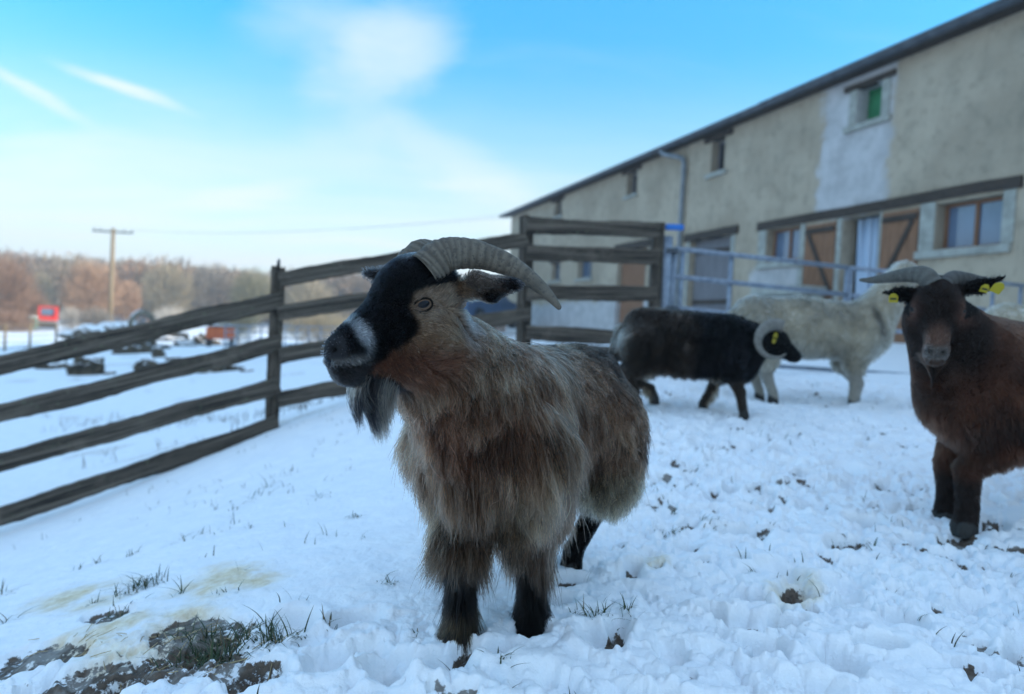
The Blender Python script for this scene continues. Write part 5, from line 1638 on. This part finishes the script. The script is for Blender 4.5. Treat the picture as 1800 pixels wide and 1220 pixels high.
    b = np.stack([r.uniform(.03, .09, N), r.normal(size=N) * .018, np.full(N, -.126)], 1); pts = np.empty((N, M, 3)); Lb = r.uniform(.05, .09, N)
    for i, q in enumerate(t):
        pts[:, i] = b; pts[:, i, 1] *= 1 - .85 * q; pts[:, i, 0] = b[:, 0] * (1 - q * .5) + .05 * q * .5; pts[:, i, 2] -= Lb * q * (1.25 - np.abs(b[:, 1]) * 12)
    pts = H.o + pts * H.k @ H.R.T
    hc = bpy.data.hair_curves.new('beard'); hc.add_curves([M] * N); hc.attributes['position'].data.foreach_set('vector', pts.astype(np.float32).ravel())
    ra = hc.attributes.get('radius') or hc.attributes.new('radius', 'FLOAT', 'POINT'); ra.data.foreach_set('value', np.full(N * M, .0006, np.float32))
    cc = lerp3((.014, .008, .006), (.07, .042, .03), np.clip(np.abs(b[:, 1]) / .035, 0, 1)); ca = hc.attributes.new('hcol', 'FLOAT_COLOR', 'CURVE'); ca.data.foreach_set('color', np.concatenate([cc, np.ones((N, 1))], 1).astype(np.float32).ravel())
    o = bpy.data.objects.new('beard', hc); COL.objects.link(o); hc.materials.append(MAT['fur']); o.parent = root
    cg = ((.065, .060, .050), (.125, .116, .10))
    horn('horn', root, [H.pt(-.02, -.014, .068), H.pt(-.05, -.040, .092), H.pt(-.08, -.082, .086), H.pt(-.11, -.135, .068), H.pt(-.135, -.185, .050), H.pt(-.15, -.225, .044)], .032, 15, 90, 9, .8, .4, .14, cg)
    horn('horn', root, [H.pt(-.02, .014, .068), H.pt(-.06, .034, .080), H.pt(-.10, .068, .070), H.pt(-.14, .105, .054), H.pt(-.18, .14, .040), H.pt(-.21, .17, .030)], .028, 16, 90, 9, .8, .4, .14, ((.04, .036, .032), (.085, .078, .07)))
    for s in (1, -1): eye(root, H, s, F, (.0, .0), .0135, 'eyedark', .007)
    nrm_ = H.vec(.9, 0, -.2)
    ear_tag(root, H.pt(-.022, -.122, .028), nrm_, H.vec(0, 0, 1), .026); ear_tag(root, H.pt(-.022, .118, .066), nrm_, H.vec(0, .3, 1), .022); ear_tag(root, H.pt(-.018, .150, .070), nrm_, H.vec(0, .5, 1), .030, False)
    hooves(root, [(f1[0], f1[1], .012), (f2[0], f2[1], .012), (hf[0][0], hf[0][1], .012), (hf[1][0], hf[1][1], .012)], r=.034)


brown_goat()


def sheep_head(F, H, ears):
    H.ell(F, (-.02, 0, .0), (.075, .052, .062), .03); H.cap(F, (.01, 0, -.01), (.135, 0, -.075), .050, .028, .03)
    H.cap(F, (-.03, 0, -.06), (.115, 0, -.095), .04, .022, .03); H.ell(F, (.135, 0, -.08), (.024, .026, .024), .02)
    for s in (-1, 1): H.ell(F, (.0, s * .036, .01), (.028, .016, .02), .02)
    for b, t in ears: H.cap(F, b, t, .022, .009, .02, squash=((1, 0, -.3), .4))


def horned_sheep():
    b0 = P(1270, 728, 4.1); sp = Spot((b0[0], b0[1], b0[2]), math.radians(-6))
    root = thing('sheep', 'black and brown horned sheep walking right with a curled pale horn', 'sheep', tuple(sp.o), sp.yaw)
    ho = sp.loc(P(1367, 596, 4.03)); H = Head(ho, math.radians(-12), math.radians(12), 0, .86)
    F = Field((-.82, -.28, -.05), (.62, .28, .72), .0065)
    F.ell((.03, 0, .36), (.18, .125, .165), k=.05); F.ell((-.23, 0, .375), (.32, .14, .16), k=.06); F.ell((-.43, 0, .385), (.13, .13, .145), k=.05)
    F.cap((0, 0, .47), (-.48, 0, .485), .07, .07, .05)
    F.cap(H.pt(-.06, 0, -.03), (.09, 0, .40), .062, .115, .05)
    ff = [sp.loc(P(1304, 729, 4.05)), sp.loc(P(1236, 722, 4.15))]; ff[0][1] = -.06; ff[1][1] = .07
    leg(F, [(.03, -.075, .33), (.02, -.07, .24), (ff[0][0] - .02, -.06, .13), (ff[0][0], -.06, .04)], [.08, .045, .026, .022])
    leg(F, [(.0, .075, .33), (-.01, .07, .24), (ff[1][0] + .045, .07, .13), (ff[1][0], .07, .04)], [.08, .045, .026, .022])
    hf = [sp.loc(P(1112, 722, 4.2)), sp.loc(P(1139, 697, 4.35))]
    leg(F, [(-.47, -.075, .36), (-.45, -.085, .27), (-.56, -.075, .20), (hf[0][0], -.07, .10), (hf[0][0] + .01, -.07, .03)], [.12, .075, .035, .024, .024])
    leg(F, [(-.47, .075, .36), (-.44, .085, .26), (-.53, .08, .17), (hf[1][0], .08, hf[1][2] + .06), (hf[1][0] + .02, .08, hf[1][2] + .02)], [.12, .07, .032, .022, .022])
    F.cap((-.58, 0, .44), (-.62, 0, .26), .028, .022, .03)
    sheep_head(F, H, [((-.05, -.045, .0), (-.075, -.11, -.02)), ((-.05, .045, .0), (-.075, .11, -.02))])

    def color(p, nr):
        h = H.inv(p); n1 = fbm(p[:, 0], p[:, 1], .06, 3, p[:, 2])
        k = sstep(-.14, -.20, p[:, 0] + .03 * n1)
        c = lerp3((.004, .0038, .0045), (.026, .018, .0135), k)
        c = c * np.exp(.5 * n1)[:, None]
        belly = sstep(.225, .20, p[:, 2]) * (nr[:, 2] < -.2) * (p[:, 0] < -.02) * (p[:, 0] > -.44); c = c * (1 - belly[:, None]) + np.array((.22, .17, .12)) * belly[:, None]
        rmp = np.exp(-((p[:, 0] + .58) / .04) ** 2 - ((p[:, 2] - .42) / .06) ** 2); rmp = np.clip(rmp, 0, 1); c = c * (1 - rmp[:, None]) + np.array((.20, .175, .145)) * rmp[:, None]
        lg = sstep(.23, .19, p[:, 2]) * (nr[:, 2] > -.6); lc = np.where((p[:, 0] < -.25)[:, None], np.array((.05, .037, .028)), np.array((.035, .026, .02)))
        lg = lg * (1 - belly); c = c * (1 - lg[:, None]) + lc * lg[:, None]
        hd = (h[:, 0] > -.06) & (np.linalg.norm(h, axis=1) < .22); return np.where(hd[:, None], np.array((.004, .0038, .0038)), c)

    def spec(p, nr):
        h = H.inv(p); n = len(p); hd = (h[:, 0] > -.06) & (np.linalg.norm(h, axis=1) < .22)
        L = np.where(hd, .008, .055); lg = (p[:, 2] < .20) & ~((p[:, 0] > -.44) & (p[:, 0] < -.02) & (nr[:, 2] < -.3)); L = np.where(lg & ~hd, .010, L)
        flow = np.tile(np.array([-.35, 0, -1.0]), (n, 1)); flow[hd] = np.array([-1, 0, .2]) @ H.R.T
        bod = ~(hd | lg)
        return fur_common(p, n, L, np.where(bod, 1.0, .7), flow, color(p, nr), lift=np.where(bod, .42, .15), grav=np.where(bod, .35, .03), clump=np.where(bod, .85, .1), frizz=np.where(bod, .006, .001), cvar=np.where(bod, .4, .1), hvar=.25, rad=1.2)
    _, v, f = body_mesh(root, F, lambda p, nr: color(p, nr) * .8)
    coat('fleece', root, F, v, f, spec, 60000, 1700, 8, 'wool', 21, .0008)
    # curled horns: a spiral standing off each cheek
    for s in (-1, 1):
        pts = []; a0, a1 = math.radians(80), math.radians(325)
        for i, a in enumerate(np.linspace(a0, a1, 12)):
            q = i / 11; rr = .108 - .012 * q
            u_ = -.012 + math.cos(a) * rr; w_ = -.02 + math.sin(a) * rr
            pts.append(H.pt(u_, s * (.035 + .135 * sstep(0, .45, q) - .03 * q), w_))
        horn('horn', root, pts, .034, 30 + s, 100, 26, .8, .9, .10, ((.13, .118, .10), (.26, .24, .21)))
    ear_tag(root, H.pt(-.02, -.075, .02), H.vec(.1, -1, .1), H.vec(0, 0, 1), .020); ear_tag(root, H.pt(-.02, -.078, -.02), H.vec(.1, -1, .1), H.vec(0, 0, -1), .018)
    for s in (1, -1): eye(root, H, s, F, (.02, .008), .011, 'eye', .006)
    hooves(root, [(ff[0][0], -.06, .01), (ff[1][0], .07, .01), (hf[0][0], -.07, .01), (hf[1][0] + .02, .08, hf[1][2])], r=.022)


horned_sheep()


def pale_sheep(label, px_, py_, d, yaw, seed, head_px, head_d, hyaw, feet, top, dark=1.0, sc=1.0, group='pale sheep beyond the goats'):
    b0 = P(px_, py_, d); sp = Spot(b0, yaw)
    root = thing('sheep', label, 'sheep', tuple(sp.o), sp.yaw, group)
    H = Head(sp.loc(P(*head_px, head_d)), hyaw - yaw, math.radians(15), 0, .98)
    F = Field((-.98, -.34, -.08), (.62, .34, 1.0), .008)
    z = top - .63
    F.ell((.04, 0, .45 + z), (.21, .155, .19), k=.06); F.ell((-.32, 0, .47 + z), (.40, .19, .19), k=.07); F.ell((-.66, 0, .48 + z), (.16, .165, .17), k=.06)
    F.cap((.0, 0, .54 + z), (-.66, 0, .565 + z), .08, .08, .07)
    F.cap(H.pt(-.05, 0, -.03), (.10, 0, .50 + z), .085, .15, .07)
    for (x, y) in feet:
        if x > -.3: leg(F, [(.03, np.sign(y) * .09, .40 + z), (.0, y, .28), (x + .015, y, .15), (x, y, .03)], [.11, .06, .034, .028])
        else: leg(F, [(-.66, np.sign(y) * .1, .42 + z), (-.60, y, .31), (x - .05, y, .19), (x, y, .07), (x + .01, y, .03)], [.13, .09, .038, .028, .03])
    F.cap((-.80, 0, .52 + z), (-.86, 0, .26 + z), .035, .03, .03)
    sheep_head(F, H, [((-.05, -.045, .0), (-.08, -.12, -.01)), ((-.05, .045, .0), (-.08, .12, -.01))])

    def color(p, nr):
        n1 = fbm(p[:, 0] + seed, p[:, 1], .22, 3, p[:, 2]); n2 = fbm(p[:, 0], p[:, 1] + seed, .05, 2, p[:, 2])
        c = lerp3((.42, .36, .27), (.22, .195, .155), np.clip(.25 + 1.1 * n1 + .4 * n2 + .35 * np.exp(-((p[:, 0] + .12) / .16) ** 2), 0, 1))
        dk = np.clip(np.exp(-((p[:, 0] - .10 - .35 * (.62 - p[:, 2])) / .03) ** 2) * sstep(.42, .5, p[:, 2]) * sstep(.72, .62, p[:, 2]), 0, 1) * .8 * dark
        c = c * (1 - dk[:, None]) + np.array((.03, .032, .034)) * dk[:, None]
        ch = sstep(.0, .10, p[:, 0]) * sstep(.5, .42, p[:, 2]) * .6; c = c * (1 - ch[:, None]) + np.array((.30, .27, .21)) * ch[:, None]
        lg = sstep(.24, .2, p[:, 2]); return c * (1 - lg[:, None]) + np.array((.33, .30, .25)) * lg[:, None]

    def spec(p, nr):
        h = H.inv(p); n = len(p); hd = (h[:, 0] > -.05) & (np.linalg.norm(h, axis=1) < .24); lg = p[:, 2] < .22
        L = np.where(hd, .008, np.where(lg, .012, .042)); flow = np.tile(np.array([-.35, 0, -1.0]), (n, 1)); bod = ~(hd | lg)
        return fur_common(p, n, L, np.where(bod, 1.0, .6), flow, color(p, nr), lift=np.where(bod, .5, .15), grav=np.where(bod, .25, .03), clump=np.where(bod, .8, .1), frizz=np.where(bod, .005, .001), cvar=.2, hvar=.18, rad=1.2)
    _, v, f = body_mesh(root, F, lambda p, nr: color(p, nr) * .8)
    coat('fleece', root, F, v, f, spec, 42000, 1500, 7, 'wool', seed, .0010)
    for s in (1, -1): eye(root, H, s, F, (.02, .008), .012, 'eye', .006)
    hooves(root, [(x, y, .012) for x, y in feet], r=.028)


pale_sheep('pale grey sheep standing behind the black sheep, head hidden by the brown goat', 1486, 712, 5.0, math.radians(2), 31, (1600, 480), 4.95, math.radians(20),
           [(.0, -.09), (.11, .09), (-.54, -.09), (-.56, .10)], .665)
pale_sheep('pale sheep of which only the back shows over the brown goat', 1945, 752, 4.3, math.radians(4), 32, (2060, 560), 4.2, math.radians(10),
           [(.02, -.09), (.0, .09), (-.60, -.09), (-.56, .10)], .64, .2)


# ------------------------------------------------------------------ grass tips, straw
def grass():
    r = np.random.default_rng(12); V = []; F = []; C_ = []
    def blade(x, y, z, L, w_, az, lean, c):
        n = 4; b = len(V); dx, dy = math.cos(az), math.sin(az); cur = r.uniform(.3, 1.4)
        for i in range(n + 1):
            t = i / n; o = lean * L * t ** (1 + cur * .6); h = L * (t - .35 * lean * t * t); ww = w_ * (1 - t ** 1.6) * .5 + .0002
            V.append((x + dx * o - dy * ww, y + dy * o + dx * ww, z - .006 + h)); V.append((x + dx * o + dy * ww, y + dy * o - dx * ww, z - .006 + h)); C_.extend([c, c])
        for i in range(n): F.append((b + 2 * i, b + 2 * i + 1, b + 2 * i + 3, b + 2 * i + 2))
    tufts = [(392, 1130, 60, 150, .07), (360, 1110, 40, 60, .06), (490, 1122, 40, 75, .075), (248, 1018, 40, 60, .06), (200, 1062, 40, 20, .05), (430, 1105, 26, 12, .06), (165, 1040, 10, 8, .05), (590, 1100, 26, 14, .05), (1080, 1085, 30, 14, .05), (1105, 1075, 12, 6, .06),
             (1095, 878, 20, 10, .05), (1160, 915, 16, 9, .05), (1185, 918, 14, 10, .05), (1238, 890, 30, 14, .05), (1185, 870, 12, 8, .05), (1020, 1075, 20, 10, .05), (1050, 1085, 14, 7, .05), (685, 1025, 22, 12, .04),
             (1500, 945, 34, 22, .06), (1560, 862, 20, 10, .05), (620, 912, 26, 12, .05), (340, 930, 36, 14, .05), (230, 950, 10, 6, .05), (175, 955, 12, 6, .055), (135, 962, 8, 4, .05), (440, 925, 10, 5, .05), (880, 1170, 16, 8, .04), (1010, 1210, 12, 6, .04),
             (560, 875, 30, 10, .05), (735, 1120, 12, 5, .04), (20, 985, 30, 7, .08), (5, 1060, 20, 8, .07), (320, 1035, 14, 6, .06), (395, 1040, 20, 6, .04), (1320, 1010, 14, 6, .04), (1255, 905, 20, 8, .05), (430, 870, 34, 7, .09), (470, 850, 10, 4, .1)]
    for x, y, sx, n, L in tufts:
        c0 = PZ(x, y, -.68); d = c0[1]; z = gz(c0[0], c0[1]); c0 = PZ(x, y, z)
        spread = sx * c0[1] / FPX * .55
        for _ in range(int(n * 1.6)):
            gx, gy = c0[0] + r.normal() * spread, c0[1] + r.normal() * spread * .9
            g = r.random(); c = (.018 + .03 * g, .035 + .04 * g, .014 + .014 * g) if r.random() > .14 else (.16, .12, .06)
            blade(gx, gy, float(gzd([gx], [gy])[0]), L * r.uniform(.25, .9), r.uniform(.0018, .0036), r.uniform(0, 6.28), r.uniform(.2, 1.7), c)
    N = 1000; xs = r.uniform(-2.6, 4.2, N); ys = r.uniform(1.15, 6.0, N); cl = fbm(xs, ys, .7, 3); keep = (np.abs(xs) < ys * .8) & (cl > -.05); xs, ys = xs[keep], ys[keep]; zs = gzd(xs, ys)
    for x, y, z in zip(xs, ys, zs):
        for _ in range(r.integers(1, 5)):
            g = r.random(); blade(x + r.normal() * .018, y + r.normal() * .018, z, r.uniform(.012, .05), r.uniform(.0018, .0032), r.uniform(0, 6.28), r.uniform(.1, 1.2), (.02 + .04 * g, .028 + .04 * g, .018 + .012 * g))
    N = 900; xs = r.uniform(-7.5, .3, N); ys = r.uniform(5.6, 11, N); cl = fbm(xs, ys, 1.1, 3); keep = cl > .08; xs, ys = xs[keep], ys[keep]; zs = ground0(xs, ys)
    for x, y, z in zip(xs, ys, zs):
        for _ in range(r.integers(2, 6)):
            g = r.random(); blade(x + r.normal() * .06, y + r.normal() * .06, z, r.uniform(.03, .14), r.uniform(.004, .008), r.uniform(0, 6.28), r.uniform(.1, .9), (.06 + .06 * g, .045 + .04 * g, .03 + .02 * g))
    me = bpy.data.meshes.new('grass'); me.from_pydata(V, [], F); vcol(me, 'col', np.array(C_)); me.update()
    tag(link('grass', me, MAT['blade']), 'sparse green and dry grass tips poking through the snow', 'grass', kind='stuff')
    m = MB()
    for _ in range(60):
        x, y = r.choice([300, 340, 200, 430, 90]) + r.normal() * 45, 1150 + r.normal() * 26
        c = PZ(x, y, -.72); z = float(gzd([c[0]], [c[1]])[0]); c = PZ(x, y, z)
        a = r.uniform(0, 3.14); L = r.uniform(.012, .045); dx, dy = math.cos(a) * L, math.sin(a) * L; e = []
        for q in (0, .5, 1): e.append((c[0] + dx * q, c[1] + dy * q, float(gzd([c[0] + dx * q], [c[1] + dy * q])[0]) + .004 + .003 * r.random()))
        m.tube(e, [.0009, .0009, .0006], 4)
    tag(m.build('straw', MAT['straw']), 'broken straw scattered on the bare muddy patch', 'straw', kind='stuff')


grass()
# ------------------------------------------------------------------ thin winter haze over the valley
def m_haze():
    m = bpy.data.materials.new('haze'); m.use_nodes = True
    t = NT(m.node_tree); out = t.add('ShaderNodeOutputMaterial')
    v = t.add('ShaderNodeVolumePrincipled', {'Density': 0.0018, 'Anisotropy': 0.2})
    v.inputs['Color'].default_value = (.93, .95, 1, 1)
    t.l.new(v.outputs[0], out.inputs['Volume'])
    return m


mb = MB(); mb.box((-320, -60, -12), (160, 400, 26))
tag(mb.build('haze', m_haze()), kind='stuff')
